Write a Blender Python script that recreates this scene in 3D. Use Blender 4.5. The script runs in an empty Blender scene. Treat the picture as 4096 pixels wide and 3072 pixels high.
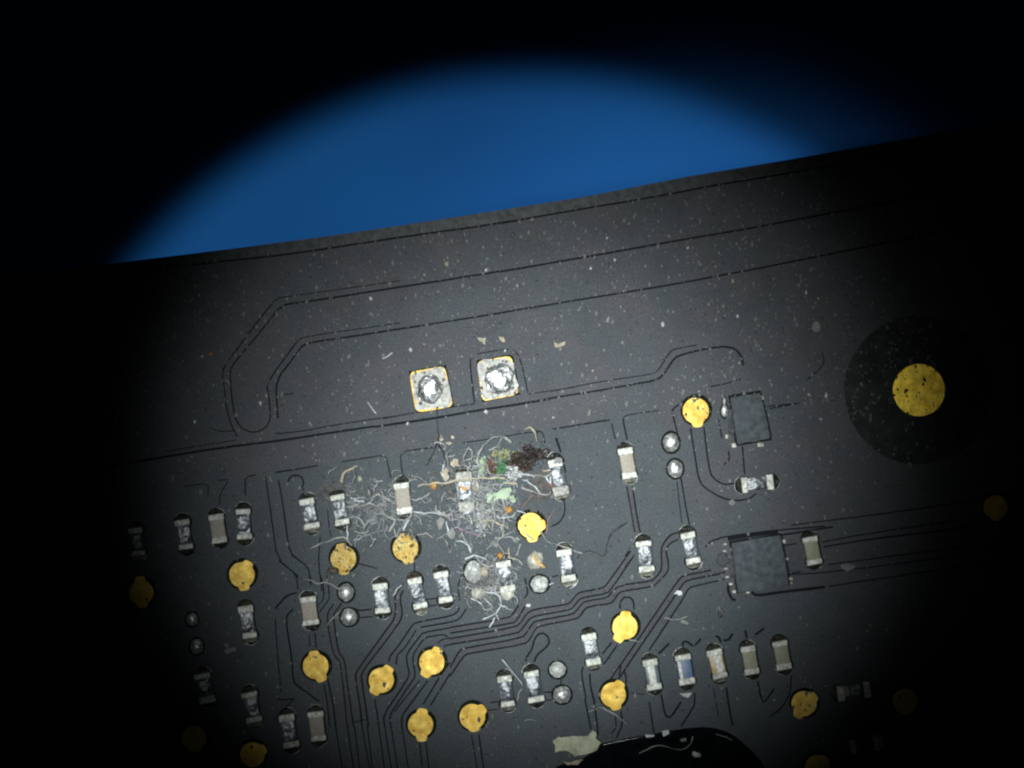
import bpy, bmesh, math, random
from mathutils import Vector, Matrix, noise
from mathutils.geometry import delaunay_2d_cdt
random.seed(7)
scene = bpy.context.scene
C = scene.collection
# one Blender unit is one millimetre
scene.unit_settings.system = 'METRIC'
scene.unit_settings.scale_length = 0.001
scene.unit_settings.length_unit = 'MILLIMETERS'

# ------------------------------------------------------------------ camera, light, exposure
PXMM = 200.0                      # photograph pixels (4096 wide) per millimetre on the board
CAM_H = 90.0
cam_d = bpy.data.cameras.new('microscope_camera')
cam = bpy.data.objects.new('microscope_camera', cam_d); C.objects.link(cam)
cam.location = (0, 0, CAM_H)
cam_d.sensor_width = 36.0
cam_d.lens = 36.0 * CAM_H / (4096 / PXMM)
cam_d.clip_start = 1.0
cam_d.clip_end = 600.0
cam_d.dof.use_dof = True
cam_d.dof.focus_distance = CAM_H - 0.05
cam_d.dof.aperture_fstop = cam_d.lens * 1e-3 / (2 * 0.9)
scene.camera = cam

world = bpy.data.worlds.new('World'); scene.world = world
world.use_nodes = True
world.node_tree.nodes['Background'].inputs[0].default_value = (0.45, 0.6, 0.55, 1)
world.node_tree.nodes['Background'].inputs[1].default_value = 0.006

def px(x, y):
    return ((x - 2048) / PXMM, (1536 - y) / PXMM)

MAT_Z = -30.0
def spot(name, loc, aim, watts, radius, cone_mm, blend, col):
    d = bpy.data.lights.new(name, 'SPOT'); d.energy = watts
    d.shadow_soft_size = radius; d.color = col
    o = bpy.data.objects.new(name, d); C.objects.link(o)
    o.location = loc
    v = Vector((aim[0], aim[1], 0 if loc[2] > 0 else MAT_Z)) - Vector(loc)
    o.rotation_euler = v.to_track_quat('-Z', 'Y').to_euler()
    d.spot_size = 2 * math.atan(cone_mm / v.length); d.spot_blend = blend
    return o
# lamps around the lens, plus an unseen one added beneath to light the mat
spot('lens_lamp', (-12, -2.0, 87), px(2110, 1850), 255000, 1.0, 7.9, 1.0, (0.90, 0.98, 1.0))
spot('coaxial_lamp', (1.0, 1.0, 89), px(2180, 1920), 290000, 0.8, 5.6, 1.0, (0.88, 0.98, 1.0))
spot('fill_lamp', (15.5, 0.5, 89), px(2780, 1720), 10000, 1.0, 6.7, 1.0, (0.98, 1.0, 0.92))  # added fill, set where the right-hand gold dot mirrors it
spot('added_mat_lamp', (0.5, -5.3, -1.5), (0.5, -5.3), 20500, 0.25, 14.15, 0.17, (0.95, 1.0, 1.0))

vs = scene.view_settings
vs.view_transform = 'Standard'; vs.look = 'None'; vs.gamma = 1.0; vs.exposure = 0.0
vs.use_curve_mapping = False
scene.cycles.use_denoising = True
scene.cycles.max_bounces = 6
scene.cycles.filter_width = 2.2
scene.cycles.sample_clamp_indirect = 4.0

# ------------------------------------------------------------------ photo pixel -> board plane
VIEW = {'Z': (0, 0, 2212 / 4096), 'A': (400, 1750, 2.765), 'B': (1100, 1750, 2.765), 'C': (1700, 1650, 2.765),
        'D': (2400, 1550, 2.765), 'E': (400, 2300, 2.765), 'F': (1100, 2300, 2.765), 'G': (1800, 2200, 2.765),
        'H': (2500, 2100, 2.765), 'I': (1100, 2700, 2.765), 'J': (1800, 2650, 2.765), 'K': (2500, 2500, 2.765),
        'L': (3100, 2000, 1.547), 'M': (3100, 1200, 2.37), 'N': (1500, 1300, 2.765), 'O': (800, 1100, 2.2125),
        'P': (2200, 1250, 2.212), 'Q': (0, 2300, 1.8433), 'R': (600, 600, 1.3825), 'S': (2000, 500, 1.4747)}
def V(v, x, y):
    ox, oy, s = VIEW[v]
    return px(ox + x / s, oy + y / s)
def VL(v, *pts):
    return [V(v, x, y) for x, y in pts]
def PX(n):
    return n / PXMM

# ------------------------------------------------------------------ materials
def new_mat(name):
    m = bpy.data.materials.new(name); m.use_nodes = True
    nt = m.node_tree; b = nt.nodes['Principled BSDF']
    return m, nt, b
def lin(c):
    f = lambda u: u / 12.92 if u <= 0.04045 else ((u + 0.055) / 1.055) ** 2.4
    return tuple(f(u / 255) for u in c) + (1,)
def coords(nt):
    g = nt.nodes.new('ShaderNodeNewGeometry')
    return g.outputs['Position']
def tex(nt, co, scale, detail=3, rough=0.55, kind='NOISE', offset=None):
    if offset:
        mp = nt.nodes.new('ShaderNodeMapping'); mp.inputs['Location'].default_value = offset
        nt.links.new(co, mp.inputs['Vector']); co = mp.outputs['Vector']
    if kind == 'NOISE':
        n = nt.nodes.new('ShaderNodeTexNoise'); n.inputs['Detail'].default_value = detail
        n.inputs['Roughness'].default_value = rough; out = n.outputs['Fac']
    else:
        n = nt.nodes.new('ShaderNodeTexVoronoi'); out = n.outputs['Distance']
    n.inputs['Scale'].default_value = scale
    nt.links.new(co, n.inputs['Vector'])
    return out
def ramp(nt, fac, stops):
    r = nt.nodes.new('ShaderNodeValToRGB')
    el = r.color_ramp.elements
    while len(el) < len(stops): el.new(0.5)
    for e, (p, c) in zip(el, stops):
        e.position = p; e.color = c if len(c) == 4 else tuple(c) + (1,)
    nt.links.new(fac, r.inputs[0])
    return r.outputs[0]
def mixc(nt, fac, a, b):
    m = nt.nodes.new('ShaderNodeMix'); m.data_type = 'RGBA'
    if isinstance(fac, (int, float)): m.inputs[0].default_value = fac
    else: nt.links.new(fac, m.inputs[0])
    for s, i in ((a, 6), (b, 7)):
        if isinstance(s, tuple): m.inputs[i].default_value = s
        else: nt.links.new(s, m.inputs[i])
    return m.outputs[2]
def bump(nt, b, h, strength, dist):
    n = nt.nodes.new('ShaderNodeBump'); n.inputs['Strength'].default_value = strength
    n.inputs['Distance'].default_value = dist
    nt.links.new(h, n.inputs['Height'])
    nt.links.new(n.outputs['Normal'], b.inputs['Normal'])
    return n
def setv(b, **k):
    names = {'rough': 'Roughness', 'metal': 'Metallic', 'spec': 'Specular IOR Level', 'coat': 'Coat Weight', 'coatr': 'Coat Roughness',
             'trans': 'Transmission Weight', 'sss': 'Subsurface Weight', 'alpha': 'Alpha'}
    for a, v in k.items(): b.inputs[names[a]].default_value = v

def mask_material(name, cool, warm, bias):
    m, nt, b = new_mat(name); co = coords(nt)
    big = tex(nt, co, 0.9, 4, 0.65)
    c = ramp(nt, big, [(0.40 + bias, cool), (0.62 + bias, warm)])
    grain = tex(nt, co, 26, 3, 0.75)
    c2 = mixc(nt, ramp(nt, grain, [(0.36, (0, 0, 0)), (0.68, (0.75, 0.75, 0.75))]), c, mixc(nt, 0.5, c, (0.16, 0.17, 0.18, 1)))
    stain = tex(nt, co, 1.9, 4, 0.62, offset=(2, 5, 3))
    c2 = mixc(nt, ramp(nt, stain, [(0.40, (0.0, 0.0, 0.0)), (0.72, (0.55, 0.55, 0.55))]), c2, mixc(nt, 0.5, c2, (0.020, 0.020, 0.022, 1)))
    pits = tex(nt, co, 11, 2, 0.5, offset=(3, 9, 1))
    c3 = mixc(nt, ramp(nt, pits, [(0.655, (0, 0, 0)), (0.70, (0.7, 0.7, 0.7))]), c2, (0.012, 0.012, 0.014, 1))
    nt.links.new(c3, b.inputs['Base Color'])
    setv(b, rough=0.62, spec=0.35)
    bump(nt, b, grain, 0.55, 0.02)
    return m
M = {}
M['mask'] = mask_material('black_solder_mask', (0.038, 0.047, 0.054, 1), (0.053, 0.046, 0.053, 1), -0.02)
M['pour'] = mask_material('solder_mask_over_copper_pour', (0.036, 0.048, 0.053, 1), (0.042, 0.048, 0.054, 1), 0.0)
M['mask_trace'] = mask_material('solder_mask_over_track', (0.039, 0.036, 0.041, 1), (0.043, 0.036, 0.040, 1), 0.0)
def simple(name, col, rough=0.5, metal=0.0, spec=0.5, nscale=0, namp=0.3, bs=0.0, bsc=30, bd=0.01, **k):
    m, nt, b = new_mat(name); co = coords(nt)
    col = tuple(col[:3]) + (1,)
    if nscale:
        dark = tuple(u * (1 - namp) for u in col[:3]) + (1,); lt = tuple(min(1, u * (1 + namp)) for u in col[:3]) + (1,)
        nt.links.new(ramp(nt, tex(nt, co, nscale, 4, 0.6), [(0.35, dark), (0.65, lt)]), b.inputs['Base Color'])
    else: b.inputs['Base Color'].default_value = col
    setv(b, rough=rough, metal=metal, spec=spec, **k)
    if bs: bump(nt, b, tex(nt, co, bsc, 3, 0.6, offset=(5, 2, 8)), bs, bd)
    return m
M['groove'] = simple('etched_gap', (0.009, 0.010, 0.013), 0.75, spec=0.1)
M['opening'] = simple('bare_laminate', (0.007, 0.010, 0.006), 0.8, spec=0.12, nscale=9, namp=0.5)
M['clear'] = simple('dark_bare_laminate', (0.030, 0.034, 0.033), 0.8, spec=0.25, nscale=3, namp=0.3)
M['margin'] = simple('bare_board_margin', (0.085, 0.090, 0.090), 0.7, spec=0.2, nscale=7, namp=0.3, bs=0.3)
M['substrate'] = simple('board_laminate', (0.05, 0.05, 0.045), 0.8, nscale=5)

def gold_material(name, wrinkle=0.0, dirt=0.70):
    m, nt, b = new_mat(name); co = coords(nt)
    base = ramp(nt, tex(nt, co, 6, 4, 0.65), [(0.33, (0.78, 0.50, 0.10)), (0.60, (1.0, 0.84, 0.40))] if wrinkle else [(0.35, (0.94, 0.64, 0.14)), (0.65, (1.0, 0.77, 0.24))])
    st = tex(nt, co, 7.5, 3, 0.55, offset=(7, 1, 4))
    c = mixc(nt, ramp(nt, st, [(dirt - 0.025, (0, 0, 0)), (dirt, (0.9, 0.9, 0.9))]), base, (0.10, 0.065, 0.012, 1))
    fine = tex(nt, co, 24, 2, 0.5, offset=(1, 6, 2))
    c = mixc(nt, ramp(nt, fine, [(0.66, (0, 0, 0)), (0.72, (0.55, 0.55, 0.55))]), c, (0.28, 0.17, 0.03, 1))
    oi = nt.nodes.new('ShaderNodeObjectInfo')
    c = mixc(nt, ramp(nt, oi.outputs['Random'], [(0.0, (0, 0, 0)), (1.0, (0.32, 0.32, 0.32))]), c, (0.62, 0.40, 0.07, 1))
    scr = nt.nodes.new('ShaderNodeMapping'); scr.inputs['Rotation'].default_value = (0, 0, 0.7); scr.inputs['Scale'].default_value = (1.0, 9.0, 1.0)
    nt.links.new(co, scr.inputs['Vector'])
    c = mixc(nt, ramp(nt, tex(nt, scr.outputs['Vector'], 5, 2, 0.5), [(0.64, (0, 0, 0)), (0.70, (0.5, 0.5, 0.5))]), c, (0.35, 0.22, 0.04, 1))
    nt.links.new(c, b.inputs['Base Color'])
    setv(b, metal=1.0)
    nt.links.new(ramp(nt, tex(nt, co, 5, 3, 0.6, offset=(9, 4, 1)), [(0.3, (0.62,) * 3), (0.7, (0.84,) * 3)]), b.inputs['Roughness'])
    bump(nt, b, tex(nt, co, 10 if wrinkle else 9, 4, 0.62), 0.4 + wrinkle, 0.025 + 0.10 * wrinkle)
    return m
M['gold'] = gold_material('gold_plating')
M['gold_smooth'] = gold_material('smooth_gold_plating'); _r = [n for n in M['gold_smooth'].node_tree.nodes if n.type == 'VALTORGB' and n.color_ramp.elements[0].color[0] == n.color_ramp.elements[0].color[1] and abs(n.color_ramp.elements[0].color[0] - 0.62) < 0.01][0]
_r.color_ramp.elements[0].color = (0.36, 0.36, 0.36, 1); _r.color_ramp.elements[1].color = (0.48, 0.48, 0.48, 1)
for _n in M['gold_smooth'].node_tree.nodes:
    if _n.type == 'VALTORGB' and abs(_n.color_ramp.elements[0].color[0] - 0.94) < 0.005:
        _n.color_ramp.elements[0].color = (0.80, 0.55, 0.05, 1); _n.color_ramp.elements[1].color = (0.92, 0.68, 0.09, 1)
M['gold_worn'] = gold_material('crumpled_gold_plating', 0.55, 0.62)
M['tin'] = simple('tinned_end_cap', (0.80, 0.78, 0.72), 0.84, 1.0, nscale=14, namp=0.28, bs=0.30, bsc=28, bd=0.012)
M['tin_dull'] = simple('dusty_end_cap', (0.42, 0.40, 0.36), 0.75, 0.35, nscale=16, namp=0.4, bs=0.5, bsc=22, bd=0.02)
def solder_material(name, tone, rough, bs, bsc, metal=1.0):
    m, nt, b = new_mat(name); co = coords(nt)
    nt.links.new(ramp(nt, tex(nt, co, 9, 4, 0.65), [(0.36, tuple(t * 0.55 for t in tone)), (0.6, tone)]), b.inputs['Base Color'])
    r = ramp(nt, tex(nt, co, 16, 3, 0.6, offset=(2, 2, 7)), [(0.3, (rough * 0.6,) * 3), (0.7, (rough * 1.5,) * 3)])
    nt.links.new(r, b.inputs['Roughness'])
    setv(b, metal=metal)
    bump(nt, b, tex(nt, co, bsc, 3, 0.6), bs, 0.02)
    return m
M['solder'] = solder_material('bright_solder', (0.94, 0.93, 0.90), 0.44, 1.0, 7, 0.84)
M['dome'] = solder_material('pitted_solder_dome', (0.95, 0.94, 0.92), 0.36, 1.0, 6); M['dome'].node_tree.nodes['Principled BSDF'].inputs['Metallic'].default_value = 0.92
M['fillet'] = solder_material('fluxed_solder', (0.36, 0.35, 0.30), 0.40, 0.9, 8)
M['fillet_lit'] = solder_material('lit_solder', (0.78, 0.75, 0.64), 0.60, 1.0, 7)  # paler copy for lower ends, where light is put into the colour
M['flux'] = simple('glossy_flux_rim', (0.30, 0.30, 0.28), 0.42, 0.55, nscale=9, namp=0.7, bs=0.5, bsc=14)  # flux arcs shaped to add the pale glints round each joint
M['solder_white'] = simple('oxidised_solder', (0.52, 0.51, 0.48), 0.6, 0.25, nscale=8, namp=0.35, bs=0.6, bsc=14, bd=0.03)
def pad_material():
    m, nt, b = new_mat('tinned_gold_pad'); co = coords(nt)
    tin = ramp(nt, tex(nt, co, 12, 4, 0.7), [(0.35, (0.38, 0.36, 0.32)), (0.62, (0.66, 0.64, 0.60))])
    nt.links.new(mixc(nt, ramp(nt, tex(nt, co, 3.1, 2, 0.5, offset=(4.2, 1.1, 0)), [(0.66, (0, 0, 0)), (0.72, (0.8, 0.8, 0.8))]), tin, (0.80, 0.52, 0.16, 1)), b.inputs['Base Color'])
    setv(b, rough=0.76, metal=1.0)
    bump(nt, b, tex(nt, co, 18, 3, 0.6), 0.5, 0.02)
    return m
M['pad'] = pad_material()
M['ceramic_tan'] = simple('tan_ceramic', (0.33, 0.285, 0.225), 0.6, nscale=18, namp=0.16, bs=0.25, bsc=30)
M['ceramic_olive'] = simple('olive_ceramic', (0.27, 0.265, 0.17), 0.55, nscale=18, namp=0.16, bs=0.25, bsc=30)
M['ceramic_white'] = simple('alumina', (0.30, 0.31, 0.31), 0.5, nscale=16, namp=0.25)
def film_material(name, dark, lit, lo, hi):
    m, nt, b = new_mat(name); co = coords(nt)
    wr = tex(nt, co, 5.5, 2, 0.55)
    nt.links.new(ramp(nt, wr, [(lo, dark), (hi, lit)]), b.inputs['Base Color'])  # pale streaks mix scuffs and dirt with highlights put into the colour
    setv(b, rough=0.33, spec=0.6)
    bump(nt, b, tex(nt, co, 6, 1.5, 0.5, offset=(3, 3, 3)), 0.6, 0.05)
    return m
M['film'] = film_material('resistor_glaze', (0.012, 0.017, 0.028), (0.10, 0.115, 0.13), 0.52, 0.72)
M['film_dirty'] = film_material('dirty_resistor_glaze', (0.012, 0.016, 0.026), (0.36, 0.36, 0.36), 0.53, 0.68)
M['film_blue'] = simple('blue_glaze', (0.060, 0.105, 0.20), 0.45, nscale=20, namp=0.15)
M['film_white'] = simple('white_streak', (0.72, 0.70, 0.62), 0.5, nscale=16, namp=0.3, bs=0.7, bsc=16, bd=0.03)
M['film_amber'] = simple('amber_glaze', (0.36, 0.25, 0.09), 0.4, nscale=14, namp=0.3)
M['film_teal'] = simple('teal_glaze', (0.085, 0.115, 0.115), 0.4, nscale=14, namp=0.3)
M['chip'] = simple('moulded_chip_plastic', (0.080, 0.091, 0.100), 0.8, nscale=8, namp=0.32, bs=1.0, bsc=18, bd=0.035)
M['lead'] = simple('chip_lead', (0.50, 0.47, 0.42), 0.7, 1.0, nscale=12, namp=0.4, bs=0.4)
M['rubber'] = simple('black_gloss_pad', (0.003, 0.004, 0.005), 0.07, spec=0.2, nscale=5, namp=0.4)
M['fibre'] = simple('pale_lint', (0.36, 0.345, 0.32), 0.7, nscale=9, namp=0.30)
M['fuzz'] = simple('grey_fuzz', (0.40, 0.40, 0.39), 0.8, nscale=5, namp=0.3)
M['fibre_white'] = simple('white_lint', (0.60, 0.62, 0.63), 0.6, nscale=9, namp=0.2)
M['fibre_ochre'] = simple('ochre_lint', (0.48, 0.42, 0.30), 0.7, nscale=9, namp=0.25)
M['fibre_purple'] = simple('mauve_lint', (0.30, 0.22, 0.30), 0.7, nscale=9, namp=0.25)
M['fibre_red'] = simple('reddish_lint', (0.25, 0.15, 0.14), 0.7, nscale=9, namp=0.25)
M['fibre_black'] = simple('dark_hair', (0.010, 0.009, 0.010), 0.5)
M['flake'] = simple('cream_flake', (0.46, 0.46, 0.32), 0.7, nscale=6, namp=0.22, bs=0.5, bsc=12, bd=0.03)
M['flake_white'] = simple('white_flake', (0.55, 0.55, 0.53), 0.65, nscale=9, namp=0.25, bs=0.4, bsc=16)
M['flake_beige'] = simple('beige_flake', (0.40, 0.34, 0.25), 0.75, nscale=9, namp=0.25, bs=0.4, bsc=16)
M['flake_orange'] = simple('orange_crumb', (0.50, 0.26, 0.07), 0.6, nscale=12, namp=0.3, bs=0.6, bsc=14)
M['flake_grey'] = simple('grey_flake', (0.22, 0.215, 0.20), 0.75, nscale=9, namp=0.3)
M['crumb'] = simple('waxy_crumb', (0.52, 0.50, 0.42), 0.5, nscale=7, namp=0.25, bs=0.6, bsc=10, bd=0.03)
M['amber'] = simple('amber_residue', (0.50, 0.30, 0.09), 0.45, nscale=9, namp=0.3, bs=0.5)
M['green'] = simple('green_verdigris', (0.10, 0.24, 0.11), 0.6, nscale=8, namp=0.55, bs=0.8, bsc=12, bd=0.04)
M['palegreen'] = simple('pale_green_crystal', (0.36, 0.45, 0.29), 0.5, nscale=8, namp=0.3, bs=0.6, bsc=12, bd=0.03)
M['yellowgreen'] = simple('yellow_green_crust', (0.30, 0.31, 0.15), 0.7, nscale=10, namp=0.45, bs=0.9, bsc=14, bd=0.04)
M['rust'] = simple('red_brown_crust', (0.17, 0.09, 0.06), 0.8, nscale=12, namp=0.5, bs=0.9, bsc=14, bd=0.04)
M['burnt'] = simple('burnt_residue', (0.045, 0.037, 0.033), 0.32, spec=0.6, nscale=12, namp=0.7, bs=0.9, bsc=12, bd=0.05)
M['umber'] = simple('brown_residue', (0.060, 0.042, 0.030), 0.5, nscale=12, namp=0.6, bs=0.9, bsc=14, bd=0.04)
M['grime'] = simple('grey_grime', (0.060, 0.060, 0.060), 0.7, nscale=9, namp=0.55, bs=0.6, bsc=16)
M['grime_brown'] = simple('brown_grime', (0.070, 0.058, 0.055), 0.7, nscale=9, namp=0.5, bs=0.6, bsc=16)
M['dust'] = simple('pale_dust', (0.19, 0.187, 0.18), 0.8)
M['dust_dim'] = simple('grey_dust', (0.105, 0.105, 0.105), 0.85)
def mat_blue():
    m, nt, b = new_mat('blue_mat'); co = coords(nt)
    nt.links.new(ramp(nt, tex(nt, co, 0.12, 3, 0.5), [(0.35, (0.0035, 0.090, 0.32)), (0.65, (0.0045, 0.110, 0.36))]), b.inputs['Base Color'])
    setv(b, rough=0.7, spec=0.15)
    return m
M['blue'] = mat_blue()

# ------------------------------------------------------------------ object helpers
def link(name, me, mat=None, parent=None, loc=(0, 0, 0), rotz=0.0, scale=None):
    o = bpy.data.objects.new(name, me); C.objects.link(o)
    if mat is not None and len(me.materials) == 0: me.materials.append(M[mat])
    o.location = loc; o.rotation_euler = (0, 0, rotz)
    if scale: o.scale = scale
    if parent: o.parent = parent
    return o
def tag(o, label, cat=None, group=None, kind=None):
    if label: o['label'] = label
    if cat: o['category'] = cat
    if group: o['group'] = group
    if kind: o['kind'] = kind
    return o
def mesh(name, verts, faces, smooth=False):
    me = bpy.data.meshes.new(name); me.from_pydata(verts, [], faces); me.update()
    if smooth: me.polygons.foreach_set('use_smooth', [True] * len(me.polygons))
    return me
def from_bm(name, bm, smooth=False):
    me = bpy.data.meshes.new(name); bm.to_mesh(me); bm.free()
    if smooth: me.polygons.foreach_set('use_smooth', [True] * len(me.polygons))
    return me
def rbox(name, sx, sy, sz, bev=0.02, z0=0.0, seg=2, jitter=0.0, smooth=True):
    bm = bmesh.new(); bmesh.ops.create_cube(bm, size=1.0)
    for v in bm.verts: v.co = Vector((v.co.x * sx, v.co.y * sy, (v.co.z + 0.5) * sz + z0))
    bmesh.ops.bevel(bm, geom=list(bm.edges), offset=bev, segments=seg, affect='EDGES', profile=0.6)
    if jitter:
        for v in bm.verts: v.co += noise.noise_vector(v.co * 13) * jitter
    return from_bm(name, bm, smooth)
def slab(name, pts, z0, z1, bev=0.0, wob=0.0):
    """an outline with thickness"""
    bm = bmesh.new()
    ring = [bm.verts.new((x, y, z0)) for x, y in pts]
    f = bm.faces.new(ring); f.normal_update()
    if f.normal.z < 0: f.normal_flip()
    r = bmesh.ops.extrude_face_region(bm, geom=[f])
    top = [e for e in r['geom'] if isinstance(e, bmesh.types.BMVert)]
    tf = [e for e in r['geom'] if isinstance(e, bmesh.types.BMFace)]
    for v in top: v.co.z = z1 + (noise.noise(v.co * 9) * wob)
    bmesh.ops.recalc_face_normals(bm, faces=bm.faces)
    if bev:
        ed = list({e for f in tf for e in f.edges})
        bmesh.ops.bevel(bm, geom=ed, offset=bev, segments=2, affect='EDGES')
    bmesh.ops.triangulate(bm, faces=[f for f in bm.faces if len(f.verts) > 4])
    return from_bm(name, bm)
def rough_outline(pts, sub=3, amp=0.02, seed=0):
    out = []
    n = len(pts)
    for i in range(n):
        a, b = pts[i], pts[(i + 1) % n]
        for k in range(sub):
            t = k / sub
            x, y = a[0] + (b[0] - a[0]) * t, a[1] + (b[1] - a[1]) * t
            w = noise.noise_vector(Vector((x * 9 + seed, y * 9, seed)))
            out.append((x + w.x * amp, y + w.y * amp))
    return out
def lump(name, rx, ry, rz, seed, amp=0.3, freq=2.2, sub=3, z0=-0.3, cap=False):
    bm = bmesh.new(); bmesh.ops.create_icosphere(bm, subdivisions=sub, radius=1.0)
    for v in bm.verts:
        d = v.co.normalized()
        k = 1 + amp * noise.noise(d * freq + Vector((seed * 3.7, seed, 0))) + amp * 0.4 * noise.noise(d * freq * 2.7 + Vector((seed, 9, 2)))
        p = d * k
        v.co = Vector((p.x * rx, p.y * ry, (k * d.z * d.z if d.z > 0 else max(z0, p.z)) * rz if cap else max(z0, p.z) * rz))
    return from_bm(name, bm, True)
def smooth_path(p, n=6):
    out = []
    for i in range(len(p) - 1):
        p0, p1, p2, p3 = p[max(0, i - 1)], p[i], p[i + 1], p[min(len(p) - 1, i + 2)]
        for k in range(n):
            t = k / n
            out.append(0.5 * ((2 * p1) + (p2 - p0) * t + (2 * p0 - 5 * p1 + 4 * p2 - p3) * t * t + (3 * p1 - p0 - 3 * p2 + p3) * t ** 3))
    out.append(p[-1])
    return out
def tube_data(path, rad, sides=5, seed=0):
    vs, fs = [], []
    n = len(path)
    for i, p in enumerate(path):
        t = (path[min(n - 1, i + 1)] - path[max(0, i - 1)]).normalized()
        a = t.cross(Vector((0, 0, 1)))
        a = a.normalized() if a.length > 1e-6 else Vector((1, 0, 0))
        b = t.cross(a)
        r = rad * (0.95 + 0.9 * noise.noise(p * 4 + Vector((seed, 0, 0)))) * (0.45 if i in (0, n - 1) else 1)
        for k in range(sides):
            w = 2 * math.pi * k / sides
            vs.append(p + (a * math.cos(w) + b * math.sin(w)) * r)
    for i in range(n - 1):
        for k in range(sides):
            k2 = (k + 1) % sides
            fs.append((i * sides + k, i * sides + k2, (i + 1) * sides + k2, (i + 1) * sides + k))
    fs.append(tuple(range(sides))[::-1]); fs.append(tuple((n - 1) * sides + k for k in range(sides)))
    return vs, fs

# ------------------------------------------------------------------ setting: the blue mat far below the board
me = mesh('mat', [(-160, -160, MAT_Z), (160, -160, MAT_Z), (160, 160, MAT_Z), (-160, 160, MAT_Z)], [(0, 1, 2, 3)])
tag(link('mat', me, 'blue'), 'plain blue work mat out of focus under the board', None, None, 'structure')

# ------------------------------------------------------------------ the circuit board
board = bpy.data.objects.new('circuit_board', None); C.objects.link(board)
board.location = (0, 0, -0.85)
tag(board, 'black printed circuit board with gold test pads, soldered chips and lint tangle', 'circuit board')
BZ = 0.85                          # board children are placed relative to its base
def part(name, me, mat=None, parent=None, loc=(0, 0, 0), rotz=0.0, scale=None, label=None):
    if parent is None:
        parent = board; loc = (loc[0], loc[1], loc[2] + BZ)
    o = link(name, me, mat, parent, loc, rotz, scale)
    if label: o['label'] = label
    return o

edge_top = [px(-900, 1180), px(300, 1072)] + VL('R', (500, 540), (1030, 470), (1500, 400)) + [px(2000, 840)] + VL('S', (500, 423), (1100, 305), (1700, 205)) + [px(4100, 470), px(5000, 310)]
outline = edge_top + [(15, -11.5), (-15, -11.5)]

# --- etched gaps between copper areas: (width in photo pixels, points)
gr = []
def g(w, v, *pts): gr.append((w, VL(v, *pts)))
g(6, 'R', (-400, 710), (330, 622), (700, 585), (1030, 537), (1400, 480), (1800, 425), (1990, 394)); g(6, 'S', (0, 580), (500, 492), (900, 425), (1300, 350), (1700, 285), (2300, 180))
g(6, 'O', (690, 308), (750, 260), (1050, 220), (1400, 165), (1770, 108), (2650, -32)); g(6, 'S', (0, 865), (500, 780), (1000, 690), (1500, 605), (1900, 530), (2700, 380))
g(4, 'O', (330, 1430), (280, 1340), (240, 1200), (215, 1000), (195, 850), (250, 760), (400, 560), (540, 370), (680, 205), (770, 192))
g(3, 'O', (770, 192), (1200, 130), (1770, 52))
g(4.5, 'O', (690, 308), (430, 630), (290, 790), (265, 860), (280, 1080), (310, 1260), (360, 1350), (450, 1395), (540, 1380), (600, 1330), (625, 1250), (610, 1080), (590, 970), (680, 830), (860, 590))
g(3, 'O', (860, 590), (900, 552), (1300, 490), (1770, 425))
g(5.5, 'O', (690, 1270), (670, 1000), (710, 880), (800, 770), (900, 630), (960, 600), (1300, 550), (1770, 478), (2700, 330)); g(5.5, 'S', (25, 1104), (500, 1025), (1000, 945), (1500, 850), (1900, 770), (2600, 630))
g(3.5, 'O', (660, 1405), (850, 1390), (1300, 1310), (1770, 1243))
g(7, 'O', (-1400, 1790), (-500, 1640), (0, 1560), (330, 1510), (640, 1475), (1000, 1420), (1400, 1360), (1548, 1338)); g(3, 'O', (-300, 1560), (0, 1512), (320, 1460))
g(3, 'O', (690, 1070), (830, 1045)); g(3, 'O', (100, 1355), (170, 1385), (300, 1380))
g(7, 'N', (0, 1125), (600, 1040), (1100, 950), (1500, 890), (1935, 817)); g(3.5, 'N', (90, 1035), (430, 972), (860, 905), (1100, 870))
g(5, 'N', (1100, 868), (1080, 700), (1058, 480), (1055, 370)); g(3, 'N', (1700, 765), (2212, 688)); g(3.5, 'N', (1690, 750), (1620, 420), (1560, 295), (1480, 260), (1130, 320))
g(6, 'P', (0, 760), (400, 695), (860, 615), (960, 590), (1020, 530), (1100, 400), (1180, 370), (1380, 320), (1550, 300), (1640, 320), (1700, 400), (1710, 470))
g(3.5, 'P', (0, 700), (400, 620), (800, 560), (900, 545), (960, 510), (1060, 350), (1110, 320), (1300, 288))
g(4, 'P', (1400, 660), (1560, 630), (1690, 590)); g(4, 'P', (1940, 850), (2212, 800)); g(3.5, 'M', (440, 500), (470, 570), (440, 640), (300, 760))
g(5, 'D', (900, 170), (800, 240), (805, 300), (860, 520)); g(3, 'D', (255, 330), (300, 305), (650, 252)); g(5, 'D', (255, 340), (270, 440), (300, 580)); g(3.5, 'D', (130, 400), (170, 570))
g(5, 'D', (1000, 450), (1050, 750), (1085, 980), (1130, 1090), (1340, 1220), (1500, 1255), (1650, 1230), (1730, 1170))
g(5, 'D', (1150, 440), (1190, 780), (1220, 950), (1280, 1030), (1380, 1075), (1500, 1055)); g(4, 'D', (1310, 350), (1350, 560)); g(4, 'D', (1420, 700), (1435, 790), (1370, 855))
g(4.5, 'D', (1575, 650), (1600, 960)); g(4, 'D', (295, 1090), (350, 1400), (385, 1600)); g(5, 'D', (360, 1090), (395, 1350), (445, 1600)); g(5, 'D', (895, 990), (940, 1280), (990, 1520)); g(3, 'D', (850, 1040), (905, 1500))
g(3, 'P', (20, 1030), (500, 950)); g(5, 'P', (50, 1110), (95, 1240)); g(3.5, 'D', (1850, 210), (2212, 170))
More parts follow.
